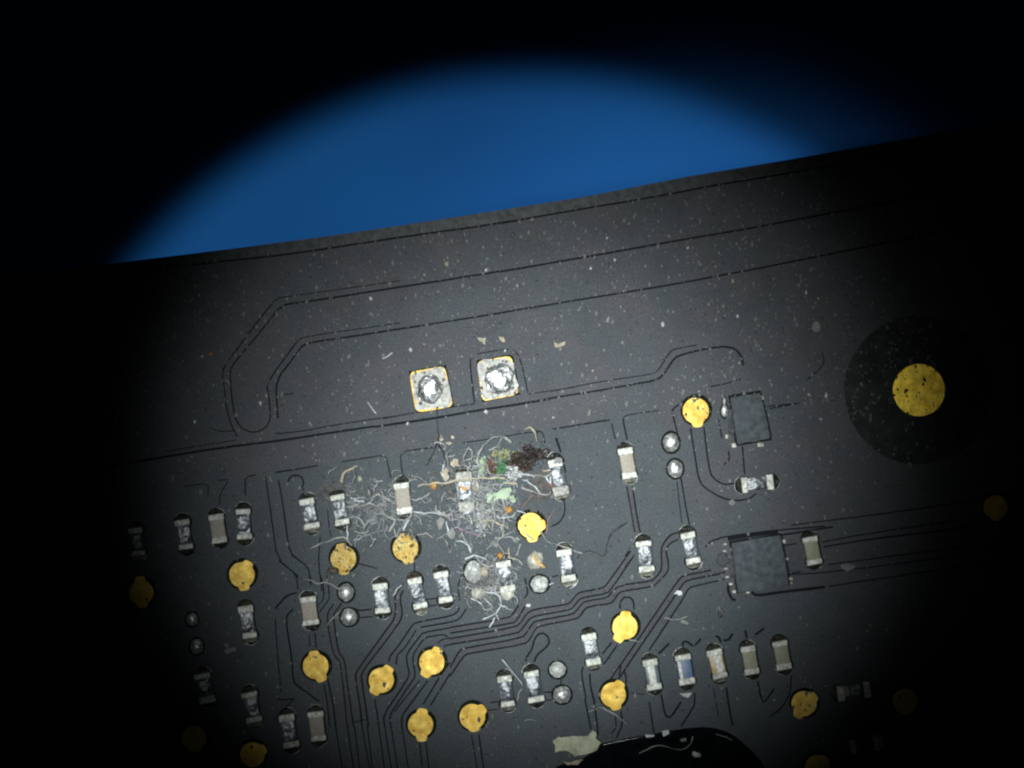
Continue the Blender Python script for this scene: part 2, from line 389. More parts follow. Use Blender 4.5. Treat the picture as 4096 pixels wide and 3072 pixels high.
g(4, 'A', (1960, 385), (2212, 345)); g(4.5, 'A', (1975, 470), (2000, 600), (2060, 1000), (2100, 1270), (2220, 1375)); g(4, 'A', (1830, 430), (1900, 900), (1960, 1340), (2200, 1540))
g(4, 'A', (1720, 415), (1605, 440), (1610, 640)); g(3, 'A', (930, 540), (1200, 505), (1195, 640)); g(3, 'A', (1300, 480), (1430, 460), (1320, 640), (1320, 740))
g(4, 'B', (0, 385), (300, 340), (480, 310)); g(4, 'B', (370, 580), (300, 570)); gr.append((5, [(V('B', 230, 500)[0] + PX(31) * math.cos(a), V('B', 230, 500)[1] + PX(31) * math.sin(a)) for a in [math.radians(d) for d in range(-40, 205, 20)]]))
g(4, 'B', (180, 1300), (370, 1430), (390, 1600)); g(4, 'B', (40, 1360), (240, 1520), (250, 1680)); g(3.5, 'B', (740, 270), (920, 240), (1220, 190), (1250, 300), (1280, 450))
g(3.5, 'B', (1720, 110), (1385, 160), (1400, 350), (1430, 440)); g(4, 'B', (910, 1390), (1130, 1450)); g(4, 'B', (1540, 1385), (1545, 1480)); g(4, 'B', (500, 1100), (480, 1400), (520, 1700)); g(3, 'B', (560, 560), (600, 1000), (620, 1100))
g(3.5, 'C', (-160, 420), (90, 388)); g(3.5, 'C', (420, 335), (600, 308), (1270, 200), (1310, 240), (1325, 340)); g(3.5, 'C', (1430, 185), (2050, 82)); g(5, 'C', (1455, 280), (1500, 430)); g(4.5, 'C', (1535, 570), (1560, 660)); g(4.5, 'C', (1535, 900), (1550, 1100), (1490, 1220), (1390, 1262))
g(6, 'F', (240, 195), (150, 220), (100, 260), (0, 370)); g(5, 'F', (200, 375), (130, 450), (125, 520), (180, 900), (205, 1180), (260, 1235), (490, 1400))
g(3.5, 'F', (0, 480), (30, 900), (70, 1300)); g(3, 'F', (375, 660), (390, 790)); g(4, 'F', (440, 640), (460, 810))
g(4.5, 'F', (740, 310), (650, 430), (650, 500), (700, 850), (770, 940), (800, 1200), (870, 1680)); g(4, 'F', (650, 320), (580, 420), (580, 530), (640, 870), (720, 960), (750, 1200), (800, 1680))
g(4, 'F', (500, 0), (535, 110), (540, 270), (480, 330)); g(4, 'F', (570, 0), (600, 190), (600, 270), (490, 410)); g(5, 'F', (390, 20), (395, 110)); g(3.5, 'F', (240, 0), (245, 60))
g(5, 'F', (750, 375), (860, 360), (930, 395), (1070, 375)); g(4, 'F', (940, 470), (1080, 460)); g(5, 'F', (580, 1140), (640, 1400), (670, 1680)); g(4, 'F', (540, 1210), (580, 1400), (605, 1680))
g(5, 'F', (1420, 95), (1320, 220), (1340, 400), (1300, 520), (1200, 650), (950, 1000), (890, 1090), (895, 1180), (940, 1450), (965, 1680))
g(5, 'F', (1420, 170), (1380, 250), (1410, 420), (1390, 500), (1280, 660), (1010, 1010), (950, 1110), (965, 1200), (1010, 1500), (1035, 1680))
g(4, 'F', (1660, 350), (1790, 332)); g(4, 'F', (1650, 272), (1800, 255)); g(5, 'F', (2040, 330), (2030, 400), (1960, 450), (1550, 525), (1500, 580), (1360, 790), (1270, 900), (1260, 960))
g(5, 'F', (2115, 375), (2040, 490), (1950, 520), (1610, 578)); g(5, 'F', (1560, 610), (1440, 800), (1350, 890), (1340, 990))
g(5, 'F', (1935, 585), (1640, 635), (1590, 690), (1460, 870), (1455, 950), (1490, 1110), (1400, 1250), (1200, 1550), (1215, 1690))
g(5, 'F', (1910, 680), (1860, 658), (1670, 690), (1620, 740), (1530, 880), (1525, 960), (1555, 1120), (1490, 1210), (1280, 1530), (1270, 1590), (1280, 1690)); g(4, 'F', (1940, 695), (1850, 712), (1800, 755)); g(4, 'F', (1935, 770), (1890, 778), (1865, 800))
g(5, 'F', (1690, 1170), (1480, 1450), (1400, 1560), (1405, 1690)); g(4, 'F', (1600, 1170), (1320, 1510)); g(4, 'F', (1105, 1370), (1150, 1690)); g(5, 'F', (1935, 965), (1850, 1080), (1640, 1430)); g(5, 'F', (1935, 1090), (1720, 1440))
for pts in (((670, 560), (690, 700), (750, 1060)), ((800, 560), (870, 1060)), ((880, 560), (940, 1060)), ((960, 560), (1050, 1060)), ((1020, 560), (1080, 1060)), ((1150, 575), (1215, 1060)), ((1215, 575), (1290, 1060)), ((1285, 575), (1360, 1060)), ((1405, 575), (1480, 1060)), ((1600, 745), (1635, 1060)), ((1670, 740), (1705, 1060))):
    g(3.6, 'I', *pts)
g(3, 'I', (870, 520), (1020, 490)); g(4, 'I', (0, 240), (60, 280), (210, 260)); g(3.5, 'I', (0, 500), (200, 270))
g(5, 'G', (0, 855), (650, 750), (700, 700), (760, 610)); g(5, 'G', (830, 310), (860, 480), (820, 535)); g(4, 'G', (130, 270), (85, 400), (105, 560))
g(5, 'G', (0, 920), (700, 810), (745, 770), (830, 625)); g(5, 'G', (0, 980), (730, 852), (790, 790), (850, 700), (920, 660), (1300, 600), (1340, 570), (1400, 490), (1450, 465), (1690, 420), (1740, 370), (2000, 10))
g(5, 'G', (0, 1045), (750, 922), (810, 860), (880, 760), (940, 730), (1340, 660), (1380, 610), (1440, 540), (1500, 520), (1740, 480), (1790, 420), (2040, 55))
g(5, 'G', (0, 1300), (110, 1110), (160, 1085), (800, 970), (850, 910), (920, 800), (980, 780), (1360, 710), (1410, 660), (1470, 580), (1540, 560), (1740, 530), (1800, 450), (1860, 405), (1930, 390))
g(5, 'G', (0, 1395), (150, 1170), (210, 1145), (830, 1040), (880, 990), (950, 870), (1000, 840), (1400, 760), (1440, 730), (1500, 640), (1580, 620), (1780, 590), (1820, 550), (1870, 470), (1930, 452))
g(6, 'G', (840, 1230), (850, 1180), (910, 1090), (930, 990), (980, 925), (1040, 920), (1090, 970), (1095, 1030), (1060, 1080), (960, 1160), (930, 1240)); g(5, 'G', (1880, 650), (1880, 580), (1920, 530), (1980, 520), (2030, 560), (2035, 660))
g(5, 'G', (1685, 1150), (1790, 1020)); g(5, 'G', (1700, 1265), (1850, 1050)); g(5, 'G', (1470, 1290), (1455, 1370), (1505, 1640)); g(6, 'G', (1545, 1370), (1550, 1480), (1585, 1640)); g(5, 'G', (1890, 1280), (1870, 1390)); g(5, 'G', (1930, 1330), (1950, 1420), (1945, 1480)); g(4, 'G', (1085, 305), (1200, 280))
g(5, 'J', (1490, 390), (1560, 740)); g(5.5, 'J', (1590, 395), (1640, 790)); g(4, 'J', (1830, 560), (1840, 720), (1780, 790)); g(5, 'J', (1890, 540), (1910, 680), (1840, 840)); g(3.5, 'J', (440, 445), (540, 430)); g(3.5, 'J', (410, 530), (540, 515)); g(5, 'J', (1040, 330), (1140, 325)); g(4, 'J', (1060, 420), (1150, 410)); g(3.5, 'J', (1228, 175), (1225, 245)); g(3.5, 'J', (240, 800), (305, 1200)); g(4.5, 'J', (320, 790), (375, 1200)); g(3, 'J', (2000, 330), (2150, 355))
g(5, 'H', (0, 660), (290, 620), (340, 580), (410, 490), (400, 260), (440, 180), (500, 110), (600, 75)); g(5, 'H', (0, 730), (310, 680), (380, 620), (470, 520), (485, 440), (450, 270), (500, 200), (590, 160)); g(5, 'H', (0, 470), (100, 340)); g(4, 'H', (0, 350), (60, 250))
g(5, 'H', (960, 500), (640, 560), (590, 610), (190, 1200), (-60, 1560), (-245, 1830)); g(5.5, 'H', (1110, 520), (1000, 550), (690, 610), (640, 650), (540, 800), (180, 1330), (-190, 1880)); g(5, 'H', (1100, 600), (740, 680), (690, 720), (640, 820), (290, 1350), (265, 1390))
g(5, 'H', (890, 245), (950, 180), (1110, 125), (1700, 55), (2212, 15)); g(6, 'H', (1720, 112), (1900, 85), (2300, 20)); g(4, 'H', (1740, 230), (1900, 205)); g(9, 'H', (1150, 640), (1140, 720), (1180, 820), (1225, 832)); g(9, 'H', (1400, 740), (1450, 782), (1700, 745), (2212, 685)); g(4, 'H', (1850, 530), (1950, 515)); g(14, 'H', (1135, 150), (1400, 110), (1690, 70))  # the widest is a dark strip along the large chip's upper side
for pts in (((370, 1425), (490, 1310)), ((640, 1340), (640, 1290), (690, 1290), (740, 1335), (790, 1315), (845, 1255)), ((1090, 1280), (1150, 1265), (1190, 1200)), ((1330, 1165), (1350, 1250)), ((1440, 1215), (1540, 1145)), ((1000, 1230), (1040, 1240), (1060, 1300))):
    g(7, 'H', *pts)
g(4, 'K', (270, 850), (320, 1190)); g(6, 'K', (400, 770), (440, 980), (480, 1030), (530, 990), (620, 850)); g(5, 'K', (770, 750), (770, 880), (720, 970), (620, 1120)); g(6, 'K', (1120, 690), (1150, 900), (1190, 1110)); g(3, 'K', (980, 700), (1030, 1000)); g(6, 'K', (1470, 620), (1500, 800), (1535, 870), (1650, 700)); g(4, 'K', (1840, 560), (1830, 750), (1750, 900), (1600, 1020))
g(4, 'L', (100, 155), (140, 150), (560, 100), (950, 45), (1500, -40)); g(4, 'L', (290, 260), (560, 210), (960, 150), (1500, 70)); g(5, 'L', (300, 290), (600, 240), (960, 200), (1500, 120)); g(4, 'L', (330, 400), (940, 320), (1500, 240)); g(4, 'L', (80, 460), (300, 450), (960, 370), (1500, 290)); g(4, 'L', (330, 535), (960, 440), (1500, 360))

# --- component and pad tables (photo measurements of both ends of each chip)
RES, CAP = 'chip_resistor', 'chip_capacitor'
chips = [  # kind, view, end a, end b, body material / state
    (RES, 'A', (395, 995), (437, 1305), 'film'), (RES, 'A', (915, 905), (962, 1235), 'film'), (CAP, 'A', (1287, 850), (1335, 1158), 'ceramic_tan'),
    (RES, 'A', (1580, 785), (1610, 1125), 'film'), (RES, 'E', (1610, 340), (1668, 695), 'film_dirty'), (RES, 'E', (1135, 1080), (1195, 1405), 'film'),
    (RES, 'E', (1660, 1285), (1712, 1625), 'film'), (RES, 'I', (128, 435), (190, 795), 'film'), (CAP, 'I', (450, 400), (487, 722), 'ceramic_tan'),
    (RES, 'B', (352, 675), (415, 1005), 'film_dirty'), (RES, 'B', (692, 625), (748, 965), 'film_dirty'), (CAP, 'B', (1395, 500), (1440, 838), 'ceramic_tan'),
    (CAP, 'F', (360, 238), (412, 548), 'ceramic_tan'), (RES, 'F', (1165, 92), (1192, 418), 'film_dirty'), (RES, 'F', (1545, 30), (1612, 368), 'film_dirty'),
    (RES, 'F', (1835, -40), (1888, 302), 'film_dirty'), (RES, 'C', (1440, 520), (1505, 900), 'film'), (RES, 'C', (425, 670), (465, 1080), 'film'),
    (RES, 'G', (1258, -8), (1318, 342), 'film_dirty'), (RES, 'G', (590, 120), (640, 455), 'film_dirty'), (RES, 'G', (1530, 925), (1590, 1262), 'film_dirty'),
    (RES, 'J', (602, 143), (640, 482), 'film'), (RES, 'J', (898, 88), (955, 432), 'film'), (RES, 'H', (195, 172), (242, 515), 'film'),
    (RES, 'H', (688, 78), (757, 425), 'film'), (CAP, 'H', (2035, 128), (2092, 432), 'ceramic_olive'), (CAP, 'D', (272, 672), (328, 1000), 'ceramic_tan'),
    (RES, 'D', (1562, 1082), (1908, 1042), 'film'), ('stripe', 'K', (270, 378), (328, 705), 'film_teal'), ('stripe', 'K', (628, 322), (688, 648), 'film_blue'),
    ('stripe', 'K', (982, 270), (1050, 582), 'film_amber'), (CAP, 'K', (1350, 232), (1405, 535), 'ceramic_olive'), (CAP, 'K', (1698, 172), (1762, 482), 'ceramic_olive'),
    (RES, 'L', (385, 1197), (585, 1167), 'film'), (RES, 'L', (462, 1527), (640, 1497), 'film')]
golds = [  # view, centre, tabs, r px, material
    ('E', (455, 195), [(440, 30), (470, 350)], 50, 'gold'), ('A', (1570, 1520), [(1645, 1385), (1597, 1680)], 51, 'gold'),
    ('B', (755, 1340), [(730, 1190), (762, 1505)], 51, 'gold_worn'), ('B', (1443, 1225), [(1430, 1075), (1482, 1385)], 51, 'gold_worn'),
    ('F', (450, 1010), [(428, 855), (525, 1165)], 51, 'gold'), ('F', (1175, 1165), [(1265, 1025), (1090, 1305)], 50, 'gold'), ('F', (1735, 965), [(1805, 820), (1655, 1115)], 50, 'gold'),
    ('I', (1610, 550), [(1632, 383), (1625, 722)], 50, 'gold'), ('J', (247, 600), [(372, 505), (270, 752)], 51, 'gold'), ('J', (1805, 358), [(1888, 225), (1840, 512)], 50, 'gold'),
    ('G', (1935, 850), [(1945, 693), (1850, 1000)], 50, 'gold'), ('C', (1168, 1250), [(1315, 1240), (1192, 1418)], 50, 'gold'), ('D', (1060, 258), [(1082, 425)], 52, 'gold'),
    ('K', (1980, 870), [(2105, 785), (1905, 1015)], 50, 'gold'), ('L', (262, 1655), [(310, 1600)], 50, 'gold'), ('L', (805, 1245), [(820, 1320)], 50, 'gold'),
    ('L', (1365, 45), [(1370, 110)], 48, 'gold'), ('Q', (1430, 1205), [(1440, 1290)], 50, 'gold'), ('Q', (1860, 1325), [(1950, 1280)], 50, 'gold')]
blobs = [  # view, centre, rx, ry (zoom px), material
    ('E', (1020, 490), 62, 75, 'solder'), ('E', (1072, 790), 70, 85, 'solder'), ('F', (785, 192), 85, 98, 'solder'), ('F', (822, 465), 92, 92, 'solder'),
    ('G', (990, 375), 96, 92, 'solder_white'), ('G', (255, 240), 92, 118, 'solder_white'), ('J', (1190, 80), 88, 88, 'solder_white'), ('J', (1240, 355), 95, 95, 'solder'),
    ('D', (785, 608), 88, 105, 'solder'), ('D', (832, 898), 84, 98, 'solder'), ('D', (1378, 262), 38, 68, 'solder'), ('D', (1375, 150), 20, 44, 'lead')]
CW, CLEN, CH = PX(58), 0.60, 0.24
def chip_frame(c):
    a, b = Vector(V(c[1], *c[2])), Vector(V(c[1], *c[3]))
    d = a - b
    return (a + b) / 2, d.length, math.atan2(d.y, d.x) - math.pi / 2
def gold_outline(v, cen, tabs, r, seed):
    cx, cy = V(v, *cen); R0 = PX(r); pts = []
    tang = []
    for t in tabs:
        tx, ty = V(v, *t); tang.append((math.atan2(ty - cy, tx - cx), math.hypot(tx - cx, ty - cy) + 0.032))
    for k in range(72):
        a = 2 * math.pi * k / 72
        rr = R0 * (1 + 0.025 * noise.noise(Vector((math.cos(a) * 2, math.sin(a) * 2, seed * 1.7))))
        for ta, td in tang:
            da = abs((a - ta + math.pi) % (2 * math.pi) - math.pi)
            if da < 0.44:
                w = 1 - max(0, (da - 0.27) / 0.17)
                rr = max(rr, R0 + (max(td, R0 * 1.12) - R0) * w ** 0.8)
        pts.append((cx + rr * math.cos(a), cy + rr * math.sin(a)))
    return (cx, cy), pts

# --- mask sheet: triangulated with the gaps and openings cut into it as real recesses
cv, cf, kinds = [], [], []
def add_face(pts, kind):
    b = len(cv); cv.extend(Vector(p) for p in pts); cf.append(list(range(b, b + len(pts)))); kinds.append(kind)
def area(p): return sum(p[i][0] * p[(i + 1) % len(p)][1] - p[(i + 1) % len(p)][0] * p[i][1] for i in range(len(p)))
def ccw(p): return p if area(p) > 0 else p[::-1]
add_face(ccw(outline), 'mask')
def chaikin(p):
    if len(p) < 3: return p
    out = [p[0]]
    for i in range(len(p) - 1):
        a, b = p[i], p[i + 1]
        if i > 0: out.append(a * 0.8 + b * 0.2)
        if i < len(p) - 2: out.append(a * 0.2 + b * 0.8)
    out.append(p[-1]); return out
def ribbon(pts, w, seed):
    p = chaikin([Vector(q) for q in pts])
    # add stations so that the width can waver
    q = [p[0]]
    for a, b in zip(p[:-1], p[1:]):
        n = max(1, int((b - a).length / 0.35))
        for k in range(1, n + 1): q.append(a + (b - a) * k / n)
    p = q
    L, Rr = [], []
    for i in range(len(p)):
        t = (p[min(i + 1, len(p) - 1)] - p[max(i - 1, 0)]).normalized()
        nrm = Vector((-t.y, t.x))
        hw = w / 2 * (1 + 0.2 * noise.noise(Vector((p[i].x * 3.1, p[i].y * 3.1, seed))))
        off = nrm * 0.006 * noise.noise(Vector((p[i].x * 5, p[i].y * 5, seed + 9)))
        L.append(p[i] + off + nrm * hw); Rr.append(p[i] + off - nrm * hw)
    return L, Rr
for i, (w, pts) in enumerate(gr):
    L, Rr = ribbon(pts, PX(w * 1.3), i)
    for k in range(len(L) - 1):
        add_face(ccw([L[k], L[k + 1], Rr[k + 1], Rr[k]]), 'groove')
def circle(c, rx, ry=None, n=22, wob=0.04, seed=0, rot=0):
    ry = ry or rx; out = []
    for k in range(n):
        a = 2 * math.pi * k / n
        f = 1 + wob * noise.noise(Vector((math.cos(a) * 1.5, math.sin(a) * 1.5, seed * 2.3)))
        x, y = rx * f * math.cos(a), ry * f * math.sin(a)
        out.append((c[0] + x * math.cos(rot) - y * math.sin(rot), c[1] + x * math.sin(rot) + y * math.cos(rot)))
    return out
for i, (v, cen, tabs, r, mt) in enumerate(golds):
    c0, pts = gold_outline(v, cen, tabs, r, i)
    add_face(ccw(circle((c0[0] + 0.012, c0[1] + 0.018), PX(r + 12), n=36, seed=i)), 'opening')
for i, c in enumerate(chips):
    cen, ln, rz = chip_frame(c)
    u = Vector((-math.sin(rz), math.cos(rz)))
    for s in (-1, 1):
        add_face(ccw(circle(cen + u * s * (ln / 2 - 0.045), PX(36), PX(36), seed=i + s, rot=rz)), 'opening')
for i, (v, cen, rx, ry, mt) in enumerate(blobs):
    s = VIEW[v][2] * PXMM
    add_face(ccw(circle(V(v, *cen), rx / s * 1.2 + 0.012, ry / s * 1.18 + 0.012, seed=i)), 'opening')
sq_pads = [VL('N', (378, 520), (772, 452), (862, 905), (450, 968)), VL('N', (1126, 400), (1510, 338), (1592, 765), (1185, 845))]
for p in sq_pads:
    c0 = (sum(x for x, y in p) / 4, sum(y for x, y in p) / 4)
    add_face(ccw([(c0[0] + (x - c0[0]) * 1.045 + 0.012, c0[1] + (y - c0[1]) * 1.045 + 0.008) for x, y in p]), 'opening')
fid = V('M', 1365, 855)
add_face(ccw(circle(fid, PX(297), n=64, wob=0.02)), 'clear')
chip_big = VL('H', (1165, 190), (1712, 105), (1802, 650), (1245, 742))
chip_small = VL('D', (1437, 110), (1765, 58), (1880, 560), (1512, 622))
def grow(p, k):
    cx, cy = sum(x for x, y in p) / len(p), sum(y for x, y in p) / len(p)
    return [(cx + (x - cx) * k, cy + (y - cy) * k) for x, y in p]
add_face(ccw(grow(chip_big, 1.05)), 'opening'); add_face(ccw(grow(chip_small, 1.10)), 'opening')
gm = VL('R', (-400, 710), (330, 622), (700, 585), (1030, 537), (1400, 480), (1800, 425)) + VL('S', (0, 580), (500, 492), (900, 425), (1300, 350), (1700, 285), (2300, 180))
add_face(ccw([p for p in edge_top[1:-1]] + gm[::-1]), 'margin')
add_face(ccw([px(-800, 2010)] + VL('A', (930, 540)) + VL('B', (0, 388), (700, 277), (1220, 192)) + VL('C', (600, 310), (1270, 202), (2050, 84)) + VL('D', (300, 307), (650, 254), (800, 520), (1000, 1480)) + VL('H', (890, 247), (1150, 640), (1420, 775)) + [px(3400, 2350), px(3400, 3300), px(-800, 3300)]), 'pour')
# tracks (areas between two gaps) keep a warmer mask
def track(v, a, b): add_face(ccw(VL(v, *(list(a) + list(b)[::-1]))), 'track')
track('F', ((1420, 95), (1320, 220), (1340, 400), (1300, 520), (950, 1000), (890, 1090), (940, 1450)), ((1420, 170), (1380, 250), (1410, 420), (1390, 500), (1010, 1010), (950, 1110), (1010, 1500)))
track('G', ((0, 855), (650, 750), (700, 700), (830, 520)), ((0, 920), (700, 810), (745, 770), (850, 600)))
track('G', ((0, 980), (730, 852), (850, 700), (920, 660), (1300, 600), (1450, 465), (1690, 420), (2000, 10)), ((0, 1045), (750, 922), (880, 760), (940, 730), (1340, 660), (1500, 520), (1740, 480), (2040, 55)))
track('G', ((0, 1300), (110, 1110), (160, 1085), (800, 970), (920, 800), (1360, 710), (1470, 580), (1740, 530), (1860, 405), (1930, 390)), ((0, 1395), (150, 1170), (210, 1145), (830, 1040), (950, 870), (1000, 840), (1400, 760), (1500, 640), (1780, 590), (1930, 452)))
track('H', ((0, 660), (290, 620), (410, 490), (400, 260), (500, 110), (600, 75)), ((0, 730), (310, 680), (470, 520), (485, 440), (450, 270), (500, 200), (590, 160)))
track('H', ((960, 500), (640, 560), (590, 610), (190, 1200), (-60, 1560)), ((1110, 520), (690, 610), (640, 650), (540, 800), (180, 1330), (-60, 1690)))
track('F', ((650, 430), (650, 500), (700, 850), (770, 940), (800, 1200), (870, 1680)), ((580, 420), (580, 530), (640, 870), (720, 960), (750, 1200), (800, 1680)))
track('D', ((295, 1090), (385, 1600)), ((360, 1090), (445, 1600)))

co2, ed2, fa2, ov, oe, of = delaunay_2d_cdt([Vector((v[0], v[1])) for v in cv], [], cf, 1, 1e-5, True)
DEPTH = {'mask': 0.0, 'pour': 0.0, 'margin': -0.018, 'track': 0.0, 'groove': -0.036, 'opening': -0.024, 'clear': -0.012}
PRI = ['mask', 'pour', 'margin', 'track', 'groove', 'clear', 'opening']
SLOT = {'mask': 0, 'track': 1, 'groove': 2, 'opening': 3, 'clear': 4, 'margin': 5, 'pour': 6}
verts, faces, mats, vid = [], [], [], {}
def vert(i, z):
    k = (i, z)
    if k not in vid:
        vid[k] = len(verts); verts.append((co2[i].x, co2[i].y, z))
    return vid[k]
edge_side = {}
for f, o in zip(fa2, of):
    if not o: continue
    k = max((kinds[j] for j in o), key=PRI.index)
    z = DEPTH[k]
    faces.append([vert(i, z) for i in f]); mats.append(SLOT[k])
    for a, b in zip(f, f[1:] + f[:1]):
        edge_side.setdefault((min(a, b), max(a, b)), []).append((a, b, z, SLOT[k]))
for (a, b), s in edge_side.items():
    if len(s) == 2 and s[0][2] != s[1][2]:
        hi, lo = (s[0], s[1]) if s[0][2] > s[1][2] else (s[1], s[0])
        faces.append([vert(hi[1], hi[2]), vert(hi[0], hi[2]), vert(hi[0], lo[2]), vert(hi[1], lo[2])]); mats.append(lo[3] if lo[3] == 2 else 1)
    elif len(s) == 1:
        e = s[0]
        faces.append([vert(e[1], e[2]), vert(e[0], e[2]), vert(e[0], -0.04), vert(e[1], -0.04)]); mats.append(1)
me = mesh('solder_mask', verts, faces)
for k in ('mask', 'mask_trace', 'groove', 'opening', 'clear', 'margin', 'pour'): me.materials.append(M[k])
me.polygons.foreach_set('material_index', mats)
part('solder_mask', me)
part('laminate', slab('laminate', outline, -0.85, -0.038), 'substrate')

# --- gold test pads and the fiducial mark
for i, (v, cen, tabs, r, mt) in enumerate(golds):
    c0, pts = gold_outline(v, cen, tabs, r, i)
    part('test_pad', slab('test_pad', [(x - c0[0], y - c0[1]) for x, y in pts], -0.026, 0.004, 0.006), mt, None, (c0[0], c0[1], 0),
         label='gold test pad with a crumpled dirty surface' if mt == 'gold_worn' else None)
part('fiducial_mark', slab('fiducial_mark', circle((0, 0), PX(104), n=64, wob=0.012), -0.014, 0.012, 0.006), 'gold_smooth', None, (fid[0], fid[1], 0), label='large round gold fiducial dot in a dark clearing')

# --- chips
def fillet_mesh():
    n, mth = 9, 8; vs, fs = [], []
    for j in range(mth + 1):
        y = j / mth
        half = CW * 0.57 * math.sqrt(max(0.0, 1 - y ** 2.6 * 0.80))
        for i in range(n + 1):
            u = -1 + 2 * i / n
            z = 0.15 * (1 - y) ** 2.1 * (1 - 0.35 * u ** 4) + 0.014 * (1 - u ** 6) * (1 - y ** 6)
            z += 0.006 * noise.noise(Vector((u * 2, y * 3, 1)))
            vs.append((u * half, y * 0.122 - 0.02, max(z, 0.002) - 0.006))
    for j in range(mth):
        for i in range(n):
            a = j * (n + 1) + i; fs.append((a, a + 1, a + n + 2, a + n + 1))
    # skirt down to the pad
    rim = [j * (n + 1) for j in range(mth + 1)] + [mth * (n + 1) + i for i in range(1, n + 1)] + [j * (n + 1) + n for j in range(mth - 1, -1, -1)]
    base = len(vs)
    for r_ in rim: vs.append((vs[r_][0] * 1.02, vs[r_][1] * 1.0, -0.03))
    for k in range(len(rim) - 1): fs.append((rim[k], rim[k + 1], base + k + 1, base + k))
    me = mesh('solder_fillet', vs, fs, True)
    bm = bmesh.new(); bm.from_mesh(me); bmesh.ops.recalc_face_normals(bm, faces=bm.faces)
    if sum(f.normal.z for f in bm.faces) < 0: bmesh.ops.reverse_faces(bm, faces=bm.faces)
    bm.to_mesh(me); bm.free()
    return me
def rim_mesh(a0, a1, sd):
    path = [Vector((PX(35.5) * math.sin(t) * 1.0, PX(35.5) * math.cos(t) * (1 + 0.03 * math.sin(5 * t + sd)), -0.004)) for t in [a0 + (a1 - a0) * k / 14 for k in range(15)]]
    tv, tf = tube_data(path, 0.0085, 5, sd)
    m_ = mesh('flux_glint_rim', tv, tf, True); m_.materials.append(M['flux']); return m_
RIMS = [rim_mesh(-1.5, 0.2, 1), rim_mesh(-0.9, 0.9, 2), rim_mesh(0.1, 1.6, 3), rim_mesh(-1.5, 1.4, 4)]
FIL = fillet_mesh(); FIL.materials.append(M['fillet'])
FIL_LIT = FIL.copy(); FIL_LIT.materials.clear(); FIL_LIT.materials.append(M['fillet_lit'])
caps_me = [rbox('end_cap', CW * 1.03, 0.118 + 0.008 * k, CH + 0.006, 0.024, 0.0, 3, 0.009) for k in range(-1, 3)]
for k, m_ in enumerate(caps_me): m_.materials.append(M['tin'])
cap_dull = rbox('end_cap', CW * 1.12, 0.165, CH + 0.04, 0.03, 0.0, 3, 0.03); cap_dull.materials.append(M['tin_dull'])
body_me = {}
def body_mesh(kind, mt):
    if (kind, mt) not in body_me:
        m_ = rbox(kind, CW * (0.97 if kind != RES else 0.90), CLEN * 0.90, CH * (0.96 if kind != RES else 0.82), 0.018, 0.0, 2, 0.004)
        m_.materials.append(M[mt]); body_me[(kind, mt)] = m_
    return body_me[(kind, mt)]
film_me = {}
def film_mesh(mt, w, x0, key, l=0.40, z=CH * 0.80):
    if key not in film_me:
        m_ = rbox(key, w, l, 0.03, 0.008, z, 2, 0.006); 
        for v in m_.vertices: v.co.x += x0
        m_.materials.append(M[mt]); film_me[key] = m_
    return film_me[key]
part_label = {(CAP, 'ceramic_tan'): None, ('stripe', 'film_blue'): 'chip with a blue glazed top and white side stripe', ('stripe', 'film_amber'): 'chip with an amber body and white streaked top',
              ('stripe', 'film_teal'): 'chip with a teal body and white streaked top', (RES, 'film_dirty'): 'dark chip resistor with a scuffed dirty glaze'}
for i, c in enumerate(chips):
    kind, v, a, b, mt = c
    cen, ln, rz = chip_frame(c)
    sy = ln / CLEN
    dull = (v == 'C')
    kn = RES if kind == RES else CAP if kind == CAP else 'chip_inductor'
    bm_mt = 'ceramic_white' if kind == RES else mt
    o = part(kn, body_mesh(kind, bm_mt), None, None, (cen.x, cen.y, 0.0), rz + random.uniform(-0.035, 0.035), (random.uniform(0.94, 1.06), sy, random.uniform(0.95, 1.05)), part_label.get((kind, mt)))
    for s in (-1, 1):
        m_ = cap_dull if (dull and (s < 0 or i == 17)) else random.choice(caps_me)
        part('end_cap', m_, None, o, (random.uniform(-.004, .004), s * (CLEN / 2 - 0.058), 0), 0 if s > 0 else math.pi, (random.uniform(0.97, 1.06), 1, 1))
        part('solder_fillet', FIL if s > 0 else random.choice((FIL, FIL, FIL_LIT)), None, o, (0, s * CLEN / 2, 0.0), 0 if s > 0 else math.pi, (random.uniform(0.95, 1.08), random.uniform(0.8, 1.05), random.uniform(0.9, 1.05)))
        if random.random() < 0.8:
            part('flux_glint_rim', random.choice(RIMS), None, o, (0, s * (CLEN / 2 - 0.045), 0), 0 if s > 0 else math.pi)
    if kind == RES:
        part('glaze', film_mesh(mt, CW * 0.84, 0, 'glaze_' + mt), None, o)
    elif kind == 'stripe':
        if mt == 'film_blue': part('white_stripe', film_mesh('film_white', CW * 0.20, -CW * 0.30, 'white_stripe', 0.36, CH * 0.945), None, o)
        else: part('white_stripe', film_mesh('film_white', CW * 0.50, CW * (0.12 if mt == 'film_amber' else -0.02), 'white_streak_' + mt, 0.36, CH * 0.945), None, o)

# --- solder blobs on their pads
for i, (v, cen, rx, ry, mt) in enumerate(blobs):
    s = VIEW[v][2] * PXMM
    x, y = V(v, *cen)
    o = part('solder_blob', lump('solder_blob', rx / s, ry / s, min(rx, ry) / s * 0.50, i + 3, 0.16 if mt == 'solder_white' else 0.10, 1.8, 4, -0.3, True), mt, None, (x, y, -0.004))
    if mt == 'solder_white': o['label'] = 'dull whitish oxidised solder blob'

